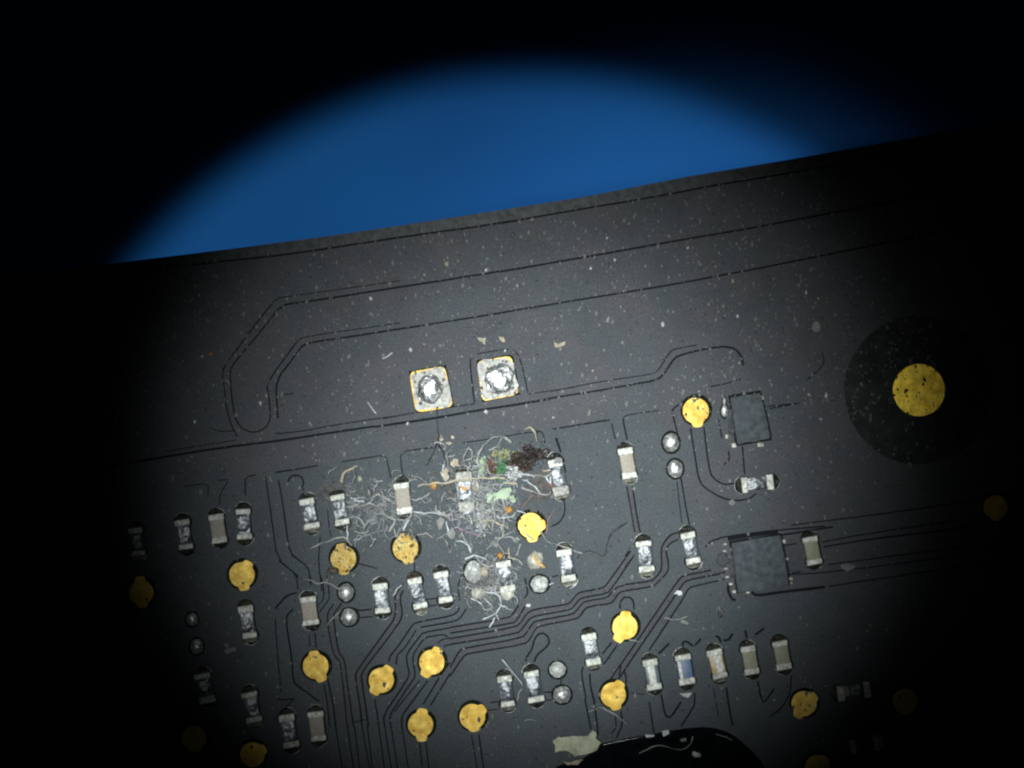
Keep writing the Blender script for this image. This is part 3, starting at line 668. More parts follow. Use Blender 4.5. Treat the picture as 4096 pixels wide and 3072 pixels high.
# --- two large square pads with solder domes
def round_poly(p, r, n=6):
    out = []
    for i in range(len(p)):
        a, b, c = (Vector(p[i - 1]), Vector(p[i]), Vector(p[(i + 1) % len(p)]))
        s, e = b + (a - b).normalized() * r, b + (c - b).normalized() * r
        for k in range(n + 1):
            t = k / n; q = s * (1 - t) ** 2 + b * 2 * t * (1 - t) + e * t * t
            out.append((q.x, q.y))
    return out
for p, dc, (rx, ry), sd in ((sq_pads[0], V('N', 605, 715), (0.275, 0.32), 4), (sq_pads[1], V('N', 1375, 600), (0.315, 0.335), 9)):
    c0 = (sum(x for x, y in p) / 4, sum(y for x, y in p) / 4)
    loc_ = [(x - c0[0], y - c0[1]) for x, y in p]
    o = part('solder_pad', slab('solder_pad', rough_outline(round_poly(loc_, 0.13), 2, 0.010, sd), -0.026, 0.006, 0.006), 'gold', None, (c0[0], c0[1], 0),
             label='square gold pad tinned with a shiny solder dome')
    tin_o = [(x * 0.975 + 0.006, y * 0.975 - 0.002) for x, y in rough_outline(round_poly(loc_, 0.18), 2, 0.06, sd + 3)]
    part('tinning', slab('tinning', tin_o, 0.0, 0.016, 0.006), 'pad', o)
    d = lump('solder_dome', rx, ry, 0.095, sd, 0.16, 1.7, 5, -0.05, True)
    d.materials.append(M['dome'])
    part('solder_dome', d, None, o, (dc[0] - c0[0], dc[1] - c0[1], 0.010), 0.14)

# --- the two moulded chips
def moulded(name, p, h, label, leads):
    c0 = Vector((sum(x for x, y in p) / 4, sum(y for x, y in p) / 4))
    loc = [(x - c0.x, y - c0.y) for x, y in p]
    o = part(name, slab(name, rough_outline(round_poly(loc, 0.035, 3), 4, 0.026, 2), -0.02, h, 0.02, 0.01), 'chip', None, (c0.x, c0.y, 0), label=label)
    for v, x, y, w, l in leads:
        q = V(v, x, y); rz = math.radians(9)
        part('lead', rbox('lead', w, l, 0.09, 0.02, -0.024, 2, 0.012), 'lead', o, (q[0] - c0.x, q[1] - c0.y, 0), rz)
moulded('driver_chip', chip_big, 0.34, 'large square grey moulded chip', [('H', 1105, 210, 0.09, 0.06), ('H', 1100, 285, 0.10, 0.05), ('H', 1115, 480, 0.10, 0.06), ('H', 1130, 570, 0.10, 0.06), ('H', 1170, 650, 0.10, 0.06), ('H', 1205, 735, 0.10, 0.08),
        ('H', 1755, 180, 0.10, 0.09), ('H', 1790, 370, 0.09, 0.07), ('H', 1830, 590, 0.11, 0.08), ('H', 1835, 635, 0.09, 0.04), ('H', 1360, 745, 0.10, 0.06)])
moulded('transistor_chip', chip_small, 0.30, 'small rectangular grey moulded chip', [('D', 1480, 640, 0.11, 0.11), ('D', 1775, 635, 0.14, 0.10), ('D', 1400, 540, 0.08, 0.10), ('D', 1850, 520, 0.10, 0.11), ('D', 1790, 115, 0.10, 0.10)])
# ring pad beside the large chip
x, y = V('H', 1085, 390)
part('via_pad', lump('via_pad', 0.14, 0.14, 0.03, 2, 0.05, 1.5, 3, -0.5), 'mask_trace', None, (x, y, 0.0))

# ------------------------------------------------------------------ black glossy pad at the lower border
outl = [px(*q) for q in ((2190, 3110), (2230, 3062), (2335, 3030), (2411, 2972), (2520, 2950), (2645, 2927), (2740, 2912), (2807, 2907), (2860, 2911), (2898, 2923), (2940, 2946), (2970, 2972), (3005, 3004), (3035, 3038), (3060, 3080), (3110, 3260), (3130, 3500), (2300, 3560), (2200, 3300))]
c0 = px(2650, 3200)
o = link('rubber_pad', slab('rubber_pad', [(x - c0[0], y - c0[1]) for x, y in rough_outline(outl, 2, 0.008, 5)], 0.0, 0.16, 0.03), 'rubber', None, (c0[0], c0[1], 0.001))
tag(o, 'glossy black rounded pad on the board with a curled fibre lying on it', 'pad')

# ------------------------------------------------------------------ loose debris
def fibre(v, pts, rad=0.014, mt='fibre', z=0.03, arch=0.12, label=None, group=None, wig=0.022):
    sd = random.random() * 50
    n = len(pts); rad *= 1.25
    base = [Vector(V(v, *p) + (z + arch * math.sin(math.pi * i / (n - 1)) * (0.6 + 0.5 * math.sin(sd + i)),)) for i, p in enumerate(pts)]
    path = smooth_path(base, 7)
    path = [p + (noise.noise_vector(p * 5 + Vector((sd, 0, 0))) * 1.5 + noise.noise_vector(p * 14 + Vector((sd, 3, 0))) * 0.8) * wig for p in path]
    for p in path: p.z = max(p.z, rad * 0.8)
    o0 = path[0].copy()
    o0.z = 0
    vs, fs = tube_data([p - o0 for p in path], rad, 5, sd)
    o = link('fibre', mesh('fibre', vs, fs, True), mt, None, o0)
    return tag(o, label, 'fibre', group)
T1 = ('pale lint fibre in the tangle over the green corrosion', 'fibres tangled around the corrosion')
T2 = ('pale lint fibre strung between the dirty chips and crumpled gold pads', 'fibres strung over the dirty chips')
T3 = ('white lint fibre among the whitish solder blobs below the tangle', 'fibres around the whitish blobs')
for pts in (((580, 560), (600, 440), (680, 330), (780, 270), (880, 285), (960, 330)), ((380, 560), (500, 510), (590, 460)), ((740, 1310), (770, 1150), (740, 1000), (760, 940), (840, 950), (870, 1020), (890, 1100)),
            ((780, 1130), (870, 1160), (960, 1150), (1010, 1100)), ((1060, 830), (1180, 880), (1280, 900), (1370, 890), (1400, 870)), ((1110, 700), (1250, 700), (1370, 690), (1480, 580), (1540, 540)), ((1300, 650), (1380, 640), (1500, 540)),
            ((1020, 1080), (1120, 1120)), ((330, 1410), (430, 1430), (490, 1480), (520, 1540)), ((410, 1320), (470, 1460), (520, 1530)), ((540, 1190), (640, 1190), (760, 1210), (860, 1250), (920, 1290)), ((600, 1150), (700, 1240), (740, 1300)),
            ((560, 1080), (570, 1190), (640, 1300), (620, 1380)), ((850, 1380), (880, 1200), (900, 1100)), ((930, 1480), (930, 1580), (1000, 1620), (1060, 1650)), ((1010, 1580), (1050, 1460)), ((770, 1400), (880, 1385), (970, 1390), (1000, 1440)),
            ((-160, 1090), (-30, 1120), (100, 1110), (200, 1130), (290, 1160)), ((480, 370), (440, 480), (410, 540)), ((300, 400), (240, 480), (250, 580), (300, 650)), ((1100, 180), (1160, 168), (1210, 210), (1240, 320)), ((370, 760), (370, 940)),
            ((1080, 740), (1160, 770), (1220, 830), (1280, 900)), ((1390, 700), (1390, 780), (1340, 700)), ((200, 560), (200, 680), (250, 760)), ((640, 1060), (720, 1100), (790, 1130)), ((590, 920), (640, 850), (740, 800), (850, 810)), ((380, 1170), (420, 1120), (480, 1090), (560, 1030)),
            ((240, 1200), (250, 1300), (290, 1400)), ((640, 1180), (610, 1290), (650, 1330), (760, 1330)), ((600, 1240), (680, 1200), (740, 1200)), ((480, 1130), (520, 1200), (500, 1270)), ((1080, 690), (1140, 680), (1200, 720))):
    fibre('C', pts, random.uniform(0.012, 0.020), random.choice(('fibre', 'fibre', 'fibre_ochre', 'fibre_white')), 0.05, 0.28, *T1)
fibre('C', ((-90, 815), (60, 790), (230, 770), (500, 735), (760, 725), (900, 725)), 0.017, 'fibre_ochre', 0.28, 0.1, 'long straight ochre fibre lying across the tangle beside the green corrosion')
fibre('C', ((300, 1090), (325, 1240), (400, 1290), (500, 1320), (570, 1350), (700, 1330)), 0.014, 'fibre_purple', 0.10, 0.15, 'mauve fibre curling through the lower tangle')
fibre('C', ((1440, 1080), (1400, 1150), (1360, 1230), (1350, 1340)), 0.012, 'fibre_red', 0.03, 0.08, 'reddish fibre beside the gold pad right of the tangle', 'reddish fibres')['label'] = 'reddish fibre curving past the gold pad under the burnt residue'
fibre('C', ((1080, 1050), (1150, 960), (1230, 900)), 0.012, 'fibre_red', 0.03, 0.1, 'short reddish fibre between burnt residue and gold pad')
fibre('C', ((1270, 1290), (1330, 1400), (1400, 1440), (1540, 1480), (1740, 1560)), 0.012, 'fibre', 0.03, 0.12, 'thin pale fibre running from gold pad over a chip resistor')
fibre('C', ((440, 1620), (560, 1580), (680, 1640)), 0.015, 'fibre_white', 0.15, 0.1, *T3)
for pts in (((740, 800), (830, 770), (980, 755), (1050, 720), (1130, 745), (1250, 745)), ((1050, 690), (1040, 600), (1010, 540)), ((1060, 690), (1130, 635), (1200, 670), (1280, 710), (1390, 760)), ((860, 680), (960, 665), (1030, 690)), ((830, 650), (900, 690), (1000, 720)),
            ((1500, 410), (1620, 450), (1700, 510)), ((1720, 600), (1640, 660), (1560, 690), (1500, 680)), ((1340, 900), (1440, 920), (1520, 840), (1520, 760), (1460, 740), (1390, 790)), ((1180, 800), (1240, 860), (1330, 920), (1290, 1000), (1260, 1040)),
            ((800, 960), (815, 1060), (800, 1130)), ((1380, 990), (1350, 1110)), ((1490, 1000), (1570, 1160)), ((1500, 910), (1450, 970), (1420, 1030)), ((1330, 545), (1265, 570), (1255, 650)), ((920, 880), (920, 960), (990, 1000), (990, 1050)), ((1580, 1070), (1680, 1060), (1760, 1110)), ((1850, 1080), (1900, 1160), (1920, 1250)),
            ((1590, 850), (1680, 860), (1760, 885)), ((1750, 800), (1830, 830), (1930, 880)), ((870, 350), (880, 440), (850, 480))):
    fibre('B', pts, random.uniform(0.010, 0.017), random.choice(('fibre', 'fibre', 'fibre_white')), 0.04, 0.22, *T2)
fibre('B', ((400, 1225), (500, 1180), (600, 1140), (700, 1100), (780, 1120), (860, 1190)), 0.014, 'fibre', 0.03, 0.12, 'pale fibre arching above the crumpled gold pad by the corner track')
fibre('B', ((740, 500), (760, 420), (840, 345), (930, 320)), 0.026, 'fibre_ochre', 0.04, 0.08, 'thick curled ochre fibre above the dirty chip resistors')
fibre('F', ((320, 40), (380, 60), (470, 90), (560, 80), (650, 130), (720, 150)), 0.010, 'fibre', 0.02, 0.05, 'thin pale fibre ending at the shiny solder blob')
fibre('F', ((570, 570), (640, 480), (730, 390)), 0.009, 'fibre', 0.02, 0.05, 'short thin fibre touching the lower shiny solder blob')
fibre('F', ((1290, 230), (1350, 160), (1410, 100)), 0.009, 'fibre_white', 0.02, 0.06, 'short white fibre between two scuffed chip resistors')
for pts in (((160, 100), (270, 60), (360, 150), (500, 185)), ((350, 130), (430, 40)), ((370, 770), (500, 710), (560, 600), (560, 530), (500, 480), (380, 470)), ((330, 590), (390, 650), (460, 640), (520, 640)), ((370, 530), (430, 590), (470, 640)), ((650, 0), (660, 80), (750, 110), (790, 170)), ((430, 860), (500, 750)), ((240, 540), (330, 580), (390, 640)), ((1090, 380), (1150, 360)), ((550, 590), (600, 620), (640, 640))):
    fibre('G', pts, random.uniform(0.011, 0.016), random.choice(('fibre_white', 'fibre')), 0.04, 0.18, *T3)
fibre('G', ((575, 1205), (680, 1330), (780, 1450), (800, 1500)), 0.009, 'fibre_white', 0.10, 0.1, 'straight thin white fibre leaning between two chip resistors', None, 0.004)
fibre('J', ((735, 415), (790, 290)), 0.009, 'fibre', 0.02, 0.06, 'short fibre propped beside a chip resistor near its solder')
fibre('J', ((1540, 550), (1620, 510), (1700, 510), (1850, 580), (1960, 690)), 0.010, 'fibre', 0.02, 0.1, 'curved grey fibre lying under the gold pad above the cream flake')
fibre('J', ((830, 650), (900, 640), (955, 650)), 0.007, 'fibre', 0.01, 0.03, 'faint short fibre on bare mask below the chip resistors')
fibre('H', ((420, 1025), (550, 1040), (700, 1010)), 0.008, 'fibre', 0.02, 0.06, 'thin curved fibre on the board below the large chip tracks')
fibre('H', ((50, 1270), (160, 1305)), 0.009, 'fibre', 0.02, 0.03, 'short fibre touching the lower rim of a gold pad')
fibre('K', ((150, 1410), (330, 1330), (470, 1340), (620, 1370), (720, 1310), (750, 1220)), 0.010, 'flake_grey', 0.17, 0.03, 'curled pale fibre lying on the glossy black pad')
fibre('K', ((990, 1200), (1100, 1220), (1200, 1280)), 0.008, 'flake_grey', 0.17, 0.02, 'short pale fibre along the rim of the glossy black pad')
fibre('O', ((1480, 1120), (1560, 1230)), 0.012, 'fibre_white', 0.02, 0.03, 'short straight white fibre left of the square solder pads', None, 0.003)
fibre('O', ((1610, 735), (1660, 725), (1710, 690)), 0.012, 'fibre_white', 0.02, 0.03, 'short bent white fibre on the mask above the square solder pads')
fibre('O', ((190, 930), (240, 920), (270, 975)), 0.010, 'fibre', 0.02, 0.03, 'small hooked fibre on the outer curved track')
fibre('N', ((700, 910), (690, 1000), (697, 1170), (690, 1320), (565, 1555)), 0.011, 'fibre_black', 0.03, 0.05, 'long dark hair hanging down from the square solder pad')
fibre('N', ((690, 1320), (760, 1440), (800, 1560)), 0.011, 'fibre_black', 0.03, 0.05, 'dark hair branching toward the pale lint')
fibre('C', ((2230, 1220), (2060, 1360), (2010, 1450), (2010, 1540), (1960, 1590), (1900, 1560), (1800, 1530), (1740, 1560), (1680, 1625)), 0.008, 'fibre_black', 0.02, 0.03, 'thin wavy dark hair beside the chip resistor right of the tangle')
fibre('D', ((100, 1650), (170, 1560), (290, 1510)), 0.008, 'fibre_black', 0.02, 0.03, 'thin curved dark hair next to the track under the tan capacitor')

def flake(name, v, pts, mt, z, th, label, cat='flake', group=None, amp=0.03, sub=3):
    q = VL(v, *pts); c0 = (sum(x for x, y in q) / len(q), sum(y for x, y in q) / len(q))
    o = link(name, slab(name, rough_outline([(x - c0[0], y - c0[1]) for x, y in q], sub, amp, c0[0]), 0, th, min(0.012, th * 0.3), th * 0.4), mt, None, (c0[0], c0[1], z))
    return tag(o, label, cat, group)
def crumb(name, v, c, rx, ry, rz, mt, label, cat='crumb', group=None, amp=0.4, z=0.0, sub=3):
    s = VIEW[v][2] * PXMM
    x, y = V(v, *c)
    o = link(name, lump(name, rx / s, ry / s, rz, c[0] * 0.13 + c[1] * 0.07, amp, 2.4, sub, -0.2), mt, None, (x, y, z), random.uniform(-.3, .3))
    return tag(o, label, cat, group)
flake('flake', 'J', ((1140, 860), (1200, 820), (1300, 812), (1400, 800), (1530, 808), (1570, 740), (1620, 760), (1612, 830), (1672, 880), (1620, 960), (1480, 1010), (1380, 1032), (1300, 972), (1220, 958), (1150, 990), (1160, 920)), 'flake', 0.165, 0.06, 'large cream flake overlapping the edge of the glossy black pad')
flake('flake', 'J', ((1250, 1080), (1330, 1100), (1400, 1070), (1470, 1065), (1410, 1120), (1290, 1125)), 'flake_beige', 0.165, 0.03, 'small tan flake at the black pad under the cream flake', amp=0.012)
flake('flake', 'K', ((218, 1205), (320, 1205), (320, 1225), (235, 1238)), 'flake_white', 0.165, 0.02, 'thin pale sliver on the upper rim of the black pad', amp=0.006)
flake('flake', 'K', ((405, 1165), (480, 1155), (487, 1195), (420, 1225)), 'flake_white', 0.165, 0.02, 'squarish pale flake on the upper rim of the black pad', amp=0.006)
flake('flake', 'K', ((605, 1255), (670, 1240), (675, 1275), (620, 1285)), 'flake_grey', 0.165, 0.02, 'grey flake on the black pad near the curled pale fibre', amp=0.008)
crumb('crumb', 'K', (785, 1425), 50, 30, 0.05, 'flake_white', 'pale clustered crumb lying on the glossy black pad', z=0.17)
flake('flake', 'G', ((843, 595), (890, 598), (888, 628), (843, 626)), 'flake_white', 0.01, 0.03, 'tiny white rectangular flake on the bundled tracks', amp=0.004)
for v, c, r in (('C', (95, 805), 42), ('C', (930, 1075), 38), ('G', (555, 55), 34)):
    crumb('crumb', v, c, r, r * 1.1, 0.09, 'flake_orange', {95: 'orange crumb at the end of the long ochre fibre', 930: 'orange crumb beside the pale green crystals', 555: 'orange crumb on top of a chip resistor by the whitish blob'}[c[0]], z=0.10 if c[0] != 555 else 0.26)
flake('flake', 'C', ((395, 800), (450, 825), (500, 820), (440, 870), (405, 860)), 'flake_orange', 0.2, 0.03, 'thin orange flake caught among the lint fibres', amp=0.015)
crumb('crumb', 'G', (945, 115), 92, 105, 0.20, 'crumb', 'waxy white crumb with an amber streak beside a chip resistor', amp=0.35)
flake('residue', 'G', ((920, 30), (950, 60), (985, 130), (1060, 185), (1020, 195), (950, 150), (925, 90)), 'amber', 0.17, 0.05, 'amber streak of residue on the waxy white crumb', 'residue', amp=0.015)
crumb('crumb', 'G', (635, 470), 80, 88, 0.16, 'crumb', 'waxy pale crumb over the lower end of a chip resistor', z=0.12)
crumb('crumb', 'G', (305, 475), 75, 60, 0.12, 'crumb', 'waxy pale crumb below the irregular whitish solder blob', z=0.02)
crumb('crumb', 'G', (380, 240), 50, 60, 0.10, 'flake_beige', 'beige crumb stuck to the irregular whitish solder blob', z=0.0)
crumb('crumb', 'C', (1395, 800), 30, 40, 0.06, 'rust', 'small reddish crumb by the dusty end of the corroded chip')
flake('flake', 'E', ((1370, 760), (1420, 745), (1430, 805), (1500, 800), (1510, 825), (1420, 870), (1375, 850), (1400, 800)), 'flake_grey', 0.0, 0.03, 'ragged grey flake left of a dim chip resistor', amp=0.02)
flake('flake', 'H', ((540, 765), (575, 720), (625, 735), (632, 770), (600, 785), (575, 762)), 'flake_white', 0.0, 0.03, 'pale rounded flake on the diagonal tracks', amp=0.01)
flake('flake', 'H', ((610, 1055), (650, 1050), (705, 1085), (690, 1102), (620, 1080)), 'flake_grey', 0.0, 0.02, 'grey lens shaped flake on bare mask below the diagonal tracks', amp=0.008)
flake('flake', 'L', ((405, 405), (430, 392), (470, 398), (498, 405), (480, 430), (450, 440), (415, 430)), 'flake_grey', 0.0, 0.03, 'grey oval flake on the parallel tracks past the olive capacitor', amp=0.012)
flake('flake', 'N', ((1130, 140), (1215, 150), (1225, 215), (1180, 210)), 'flake_beige', 0.0, 0.03, 'beige flake on the mask above the square solder pads', 'flake', 'beige flakes above the solder pads', 0.012)
flake('flake', 'N', ((1365, 130), (1420, 135), (1440, 185), (1400, 195)), 'flake_beige', 0.0, 0.03, 'beige flake on the mask above the square solder pads', 'flake', 'beige flakes above the solder pads', 0.012)
flake('flake', 'N', ((1975, 160), (1995, 225), (2110, 180), (2100, 220), (2030, 250), (1990, 245)), 'flake_beige', 0.0, 0.03, 'hooked beige flake right of the square solder pads', amp=0.012)
flake('flake', 'N', ((715, 1260), (745, 1245), (762, 1270), (725, 1290)), 'flake_beige', 0.0, 0.03, 'beige flake next to the long dark hair', 'flake', 'beige flakes by the dark hair', 0.008)
flake('flake', 'N', ((840, 1225), (870, 1225), (882, 1255), (850, 1260)), 'flake_beige', 0.0, 0.03, 'beige flake next to the long dark hair', 'flake', 'beige flakes by the dark hair', 0.008)
flake('flake', 'N', ((780, 1300), (825, 1290), (860, 1310), (820, 1328)), 'flake_beige', 0.0, 0.03, 'beige flake next to the long dark hair', 'flake', 'beige flakes by the dark hair', 0.008)
flake('flake', 'D', ((1430, 1255), (1465, 1235), (1495, 1265), (1465, 1305), (1435, 1290)), 'flake_grey', 0.0, 0.03, 'round grey flake below the sideways chip resistor', amp=0.01)
crumb('crumb', 'M', (395, 250), 45, 55, 0.05, 'flake_grey', 'blurred grey crumb above the dark fiducial clearing')
flake('flake', 'K', ((600, 755), (640, 760), (735, 745), (700, 805), (650, 790)), 'flake_white', 0.002, 0.03, 'pale ragged flake at the foot of the blue topped chip', amp=0.012)
crumb('crumb', 'B', (940, 460), 26, 34, 0.07, 'flake', 'yellowish crumb above the dirty chip resistors')
crumb('crumb', 'B', (640, 1470), 62, 45, 0.03, 'umber', 'brown smear of residue under the crumpled gold pad')

# corrosion: crusts grown from many small grains, one thing per crust
def crust(name, v, spread, n, r0, r1, zmax, mt, label, cat, seed):
    """a ragged, pitted patch with a few loose grains on it"""
    rnd = random.Random(seed)
    bm = bmesh.new()
    cx, cy = V(v, *spread[0]); s = VIEW[v][2] * PXMM
    rx, ry = spread[1] / s * 1.15, spread[2] / s * 1.15
    NR, NA = 16, 46
    rings = []
    for i in range(NR + 1):
        row = []
        for k in range(NA):
            a = 2 * math.pi * k / NA; d = i / NR
            rim = 0.78 + 0.5 * noise.noise(Vector((math.cos(a) * 1.6, math.sin(a) * 1.6, seed * 3.1))) + 0.22 * noise.noise(Vector((math.cos(a) * 5, math.sin(a) * 5, seed)))
            x, y = rx * d * rim * math.cos(a), ry * d * rim * math.sin(a)
            p = Vector((x + cx, y + cy, seed))
            rough = noise.noise(p * 7) * 0.5 + abs(noise.noise(p * 15)) * 0.8 + noise.noise(p * 31) * 0.35
            z = zmax * (1 - d ** 2.5) * (0.35 + 0.75 * rough) - 0.012 * d
            row.append(bm.verts.new((x + 0.012 * noise.noise(p * 21), y + 0.012 * noise.noise(p * 23), z)))
            if i == 0: break
        rings.append(row)
    for k in range(NA): bm.faces.new((rings[0][0], rings[1][k], rings[1][(k + 1) % NA]))
    for i in range(1, NR):
        for k in range(NA):
            k2 = (k + 1) % NA
            bm.faces.new((rings[i][k], rings[i + 1][k], rings[i + 1][k2], rings[i][k2]))
    for k in range(n // 2):
        a = rnd.uniform(0, 2 * math.pi); d = math.sqrt(rnd.random()) * 1.05
        x, y = rx * d * math.cos(a), ry * d * math.sin(a)
        r = rnd.uniform(r0, r1) * 0.6
        m4 = Matrix.Translation((x, y, zmax * (1 - min(1, d)) * 0.5)) @ Matrix.Rotation(rnd.uniform(0, 6), 4, Vector((rnd.uniform(-1, 1), rnd.uniform(-1, 1), rnd.uniform(-1, 1)))) @ Matrix.Diagonal((r * rnd.uniform(0.5, 1.8), r, r * rnd.uniform(0.4, 0.9), 1))
        ret = bmesh.ops.create_icosphere(bm, subdivisions=1, radius=1.0, matrix=m4)
        for vv in ret['verts']:
            vv.co += noise.noise_vector(vv.co * 25 + Vector((k, 0, 0))) * r * 0.8
            vv.co.z = max(vv.co.z, -0.01)
    o = link(name, from_bm(name, bm), mt, None, (cx, cy, 0))
    return tag(o, label, cat)
crust('residue', 'H', [(1200, 480), 55, 270], 60, 0.008, 0.03, 0.05, 'grime', 'dusty grime along the lead side of the large grey chip', 'residue', 16)
crust('residue', 'D', [(1455, 430), 50, 220], 40, 0.008, 0.03, 0.05, 'grime', 'dusty grime beside the small rectangular grey chip', 'residue', 17)
crust('corrosion', 'C', [(830, 640), 70, 130], 46, 0.02, 0.055, 0.22, 'green', 'bright green corrosion crust in the middle of the lint tangle', 'corrosion', 1)
crust('corrosion', 'C', [(630, 590), 55, 110], 24, 0.015, 0.035, 0.14, 'palegreen', 'pale bluish green crystals at the left of the green crust', 'corrosion', 2)
crust('corrosion', 'C', [(735, 610), 70, 120], 46, 0.015, 0.045, 0.20, 'rust', 'red brown rusty crust beside the green corrosion', 'corrosion', 3)
crust('corrosion', 'C', [(850, 465), 115, 75], 50, 0.02, 0.05, 0.20, 'yellowgreen', 'yellow green crust above the bright green corrosion', 'corrosion', 4)
crust('residue', 'C', [(1180, 470), 190, 150], 90, 0.02, 0.045, 0.20, 'burnt', 'glossy burnt black residue crust beside the corroded chip', 'residue', 5)
crust('residue', 'C', [(1020, 560), 170, 110], 60, 0.015, 0.045, 0.22, 'umber', 'brown residue grains between green corrosion and burnt crust', 'residue', 6)
crust('residue', 'C', [(980, 660), 110, 80], 34, 0.015, 0.045, 0.24, 'flake_white', 'white glinting grains below the burnt black crust', 'residue', 7)
crust('residue', 'C', [(560, 820), 80, 70], 30, 0.02, 0.05, 0.12, 'flake_beige', 'beige grains between two corroded chips in the tangle', 'residue', 8)
crust('residue', 'C', [(640, 1180), 90, 170], 34, 0.012, 0.035, 0.12, 'fibre_white', 'white frosty residue in the lower tangle left of the gold pad', 'residue', 9)
crust('residue', 'C', [(760, 1020), 280, 200], 90, 0.008, 0.03, 0.035, 'grime', 'thin grey brown grime film under the lower tangle', 'residue', 11)
crust('residue', 'C', [(330, 800), 300, 260], 110, 0.008, 0.03, 0.030, 'grime', 'thin grey grime film around the dusty corroded chip', 'residue', 12)
crust('residue', 'C', [(1250, 860), 240, 260], 60, 0.008, 0.025, 0.025, 'grime_brown', 'brownish grime film between burnt crust and gold pad', 'residue', 13)
crust('residue', 'B', [(700, 620), 330, 250], 110, 0.008, 0.03, 0.025, 'grime', 'thin speckled grime film around the dirty chip resistors', 'residue', 14)
crust('residue', 'G', [(420, 400), 320, 260], 90, 0.008, 0.03, 0.025, 'grime', 'thin grey grime film around the whitish solder blobs', 'residue', 15)
flake('corrosion', 'C', ((680, 900), (740, 900), (800, 890), (850, 830), (940, 830), (965, 870), (930, 930), (890, 960), (820, 950), (760, 1000), (690, 990)), 'palegreen', 0.10, 0.06, 'pale green crystal plate below the bright green crust', 'corrosion', amp=0.03)
flake('corrosion', 'C', ((940, 920), (975, 910), (1003, 980), (975, 1000), (935, 970)), 'palegreen', 0.08, 0.05, 'small pale green crystal chip near the orange crumb', 'corrosion', amp=0.015)
flake('flake', 'C', ((880, 765), (980, 765), (1030, 785), (980, 795), (890, 785)), 'flake_beige', 0.2, 0.02, 'narrow tan flake under the burnt black crust', amp=0.008)

for k in range(11):
    a = k * 0.571 + 0.2; l0 = random.uniform(45, 100)
    c = ((640, 1090), (620, 1300))[k % 2]
    fibre('C', (c, (c[0] + l0 * 0.6 * math.cos(a), c[1] + l0 * 0.6 * math.sin(a)), (c[0] + l0 * math.cos(a + 0.2), c[1] + l0 * math.sin(a + 0.2))), 0.015, 'fibre_white', 0.10, 0.08, 'white spiky strand of the frosty star in the lower tangle', 'frosty strands')
crumb('scrap', 'H', (1055, 975), 26, 48, 0.02, 'burnt', 'small dark scrap on bare mask under the large chip', 'scrap')
# lint shreds: irregular flat scraps in the tangle
for k, (c, rx, ry) in enumerate((((330, 560), 60, 55), ((230, 680), 45, 60), ((165, 1220), 50, 70), ((290, 1330), 60, 60), ((580, 790), 50, 60), ((460, 960), 90, 60), ((1480, 540), 60, 40), ((640, 1090), 35, 110), ((770, 1450), 50, 40), ((1000, 1400), 40, 30))):
    pts = [(c[0] + rx * math.cos(a) * random.uniform(0.45, 1.25), c[1] + ry * math.sin(a) * random.uniform(0.45, 1.25)) for a in [2 * math.pi * j / 9 for j in range(9)]]
    flake('lint_scrap', 'C', pts, random.choice(('fibre', 'flake_beige', 'flake_grey', 'flake_grey')), random.uniform(0.08, 0.25), 0.03, 'ragged pale scrap of lint in the fibre tangle', 'lint', 'lint scraps in the tangle', 0.05)

# fine lint that nobody could count
vs_, fs_ = [], []
rl = random.Random(21)
for k in range(210):
    v, cx, cy, sx, sy = ('C', 620, 930, 430, 430) if k < 130 else ('B', 1150, 800, 520, 330) if k < 180 else ('G', 450, 350, 330, 330)
    x, y = cx + rl.gauss(0, sx * 0.5), cy + rl.gauss(0, sy * 0.5)
    a = rl.uniform(0, 6.28); st = rl.uniform(14, 34); z = rl.uniform(0.02, 0.16); curl = rl.uniform(-0.5, 0.5)
    p = [(x, y, z)]
    for j in range(rl.randrange(4, 10)):
        p.append((p[-1][0] + st * math.cos(a), p[-1][1] + st * math.sin(a), max(0.01, p[-1][2] + rl.uniform(-0.03, 0.03)))); a += curl + rl.gauss(0, 0.45)
    path = smooth_path([Vector(V(v, q[0], q[1]) + (q[2],)) for q in p], 3)
    tv, tf = tube_data(path, rl.uniform(0.006, 0.014), 4, k)
    b0 = len(vs_); vs_ += tv; fs_ += [tuple(b0 + i for i in f) for f in tf]
for k in range(2400):
    v, cx, cy, sx, sy = (('C', 600, 900, 420, 420), ('C', 640, 1100, 300, 330), ('B', 1120, 780, 520, 330), ('G', 450, 330, 330, 330))[k % 4]
    x, y = cx + rl.gauss(0, sx * 0.48), cy + rl.gauss(0, sy * 0.48)
    a = rl.uniform(0, 6.28); L_ = rl.uniform(15, 70); bend = rl.uniform(-2.6, 2.6)
    p = [(x, y)]
    for j in range(3):
        p.append((p[-1][0] + L_ / 3 * math.cos(a), p[-1][1] + L_ / 3 * math.sin(a))); a += bend / 2
    z = rl.uniform(0.01, 0.10)
    path = smooth_path([Vector(V(v, *q) + (z + rl.uniform(0, 0.05),)) for q in p], 2)
    tv, tf = tube_data(path, rl.uniform(0.003, 0.0065), 3, k)
    b0 = len(vs_); vs_ += tv; fs_ += [tuple(b0 + i for i in f) for f in tf]
tag(link('lint', mesh('lint', vs_, fs_, True), 'fuzz'), 'fine short lint shreds strewn through the tangle', 'lint', None, 'stuff')

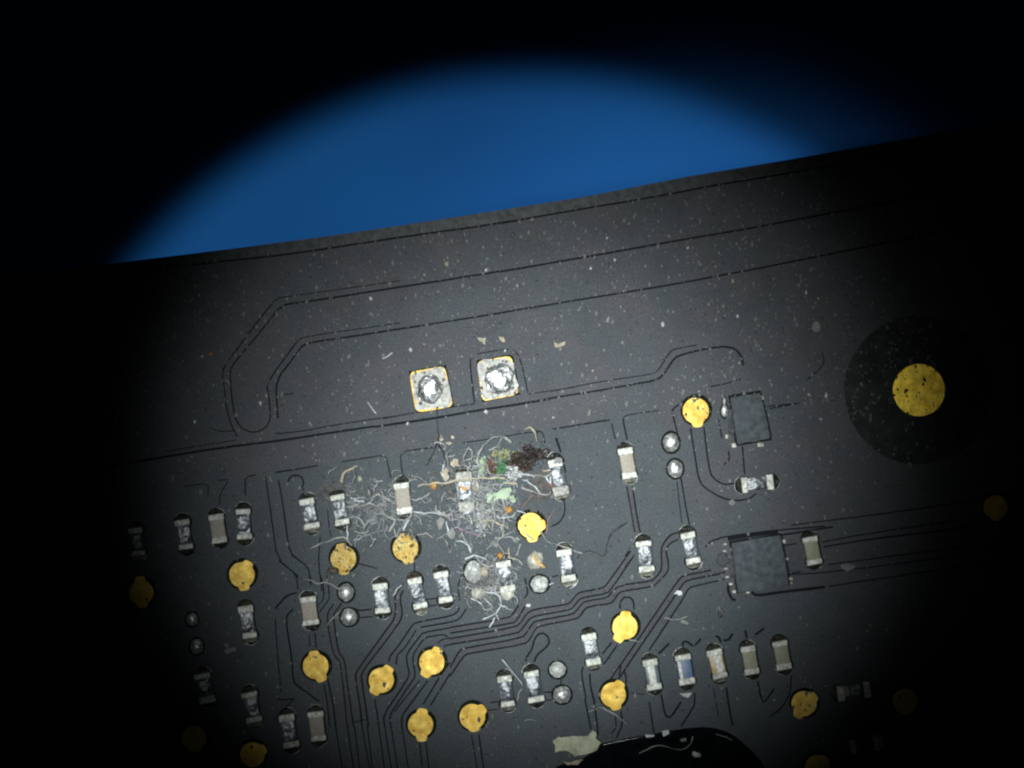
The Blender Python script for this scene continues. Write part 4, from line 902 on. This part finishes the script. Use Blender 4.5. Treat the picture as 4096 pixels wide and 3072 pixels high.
# dust: uncountable specks over the mask, the larger ones on their own
def board_top(x):
    for (x0, y0), (x1, y1) in zip(edge_top[:-1], edge_top[1:]):
        if x0 <= x <= x1: return y0 + (y1 - y0) * (x - x0) / (x1 - x0)
    return 5
OCT = [(0, 0), (1, 0), (0, 1), (-1, 0), (0, -1)]
def speck(rnd, x, y, r, z=0.0, stretch=1.0):
    a = rnd.uniform(0, 6.28); n = rnd.choice((4, 5, 6)); h = r * rnd.uniform(0.4, 0.9)
    vs = []
    for k in range(n):
        t = a + 2 * math.pi * k / n; q = r * rnd.uniform(0.55, 1.2)
        vs.append((x + q * math.cos(t), y + q * stretch * math.sin(t), z - 0.002))
    for k in range(n):
        t = a + 2 * math.pi * k / n; q = r * rnd.uniform(0.3, 0.7)
        vs.append((x + q * math.cos(t), y + q * stretch * math.sin(t), z + h))
    fs = [tuple(range(n, 2 * n))] + [(k, (k + 1) % n, n + (k + 1) % n, n + k) for k in range(n)]
    return vs, fs
def dust_field(name, count, rmin, rmax, mt, label, seed):
    rnd = random.Random(seed); vs_, fs_ = [], []
    while count > 0:
        x, y = rnd.uniform(-8.5, 8.5), rnd.uniform(-7.7, 4.5)
        if y > board_top(x) - 0.12: continue
        dens = 1.0 if y > -0.6 else 0.2 if y < -2.2 else 0.4
        tang = math.exp(-((x + 0.9) / 2.0) ** 2 - ((y + 2.6) / 1.1) ** 2)
        dens = min(1, dens + 0.75 * tang) * (0.45 + 0.9 * max(0, noise.noise(Vector((x * 0.6, y * 0.6, seed))) + 0.5))
        if rnd.random() > dens: continue
        r = rmin + (rmax - rmin) * rnd.random() ** 3
        sv, sf = speck(rnd, x, y, r, 0.0, rnd.uniform(0.9, 1.7))
        b0 = len(vs_); vs_ += sv; fs_ += [tuple(b0 + i for i in f) for f in sf]; count -= 1
    tag(link(name, mesh(name, vs_, fs_), mt), label, 'dust', None, 'stuff')
dust_field('dust', 5000, 0.012, 0.044, 'dust', 'fine pale dust specks scattered over the black board', 31)
dust_field('grey_dust', 4600, 0.010, 0.050, 'dust_dim', 'finer grey dust film over the black board', 32)
rnd = random.Random(5)
cnt = 0
while cnt < 110:
    x, y = rnd.uniform(-6.5, 7.0), rnd.uniform(-6.5, 4.0)
    if y > board_top(x) - 0.15: continue
    if y < -0.8 and rnd.random() < 0.72: continue
    r = rnd.uniform(0.026, 0.05)
    sv, sf = speck(rnd, 0, 0, r, 0.0, rnd.uniform(0.9, 1.8))
    up = y > -0.8
    tag(link('dust_speck', mesh('dust_speck', sv, sf), rnd.choice(('dust', 'flake_white', 'flake_beige', 'flake_grey') if up else ('dust', 'flake_grey')), None, (x, y, 0), rnd.uniform(-.5, .5)),
        'coarse pale dust speck on the open mask near the board edge' if up else 'coarse pale dust speck among the soldered chips', 'dust speck',
        'coarse dust on the upper board' if up else 'coarse dust among the chips')
    cnt += 1
crumb('crumb', 'O', (97, 697), 18, 14, 0.05, 'flake_orange', 'tiny orange crumb on the dim mask left of the curved track')
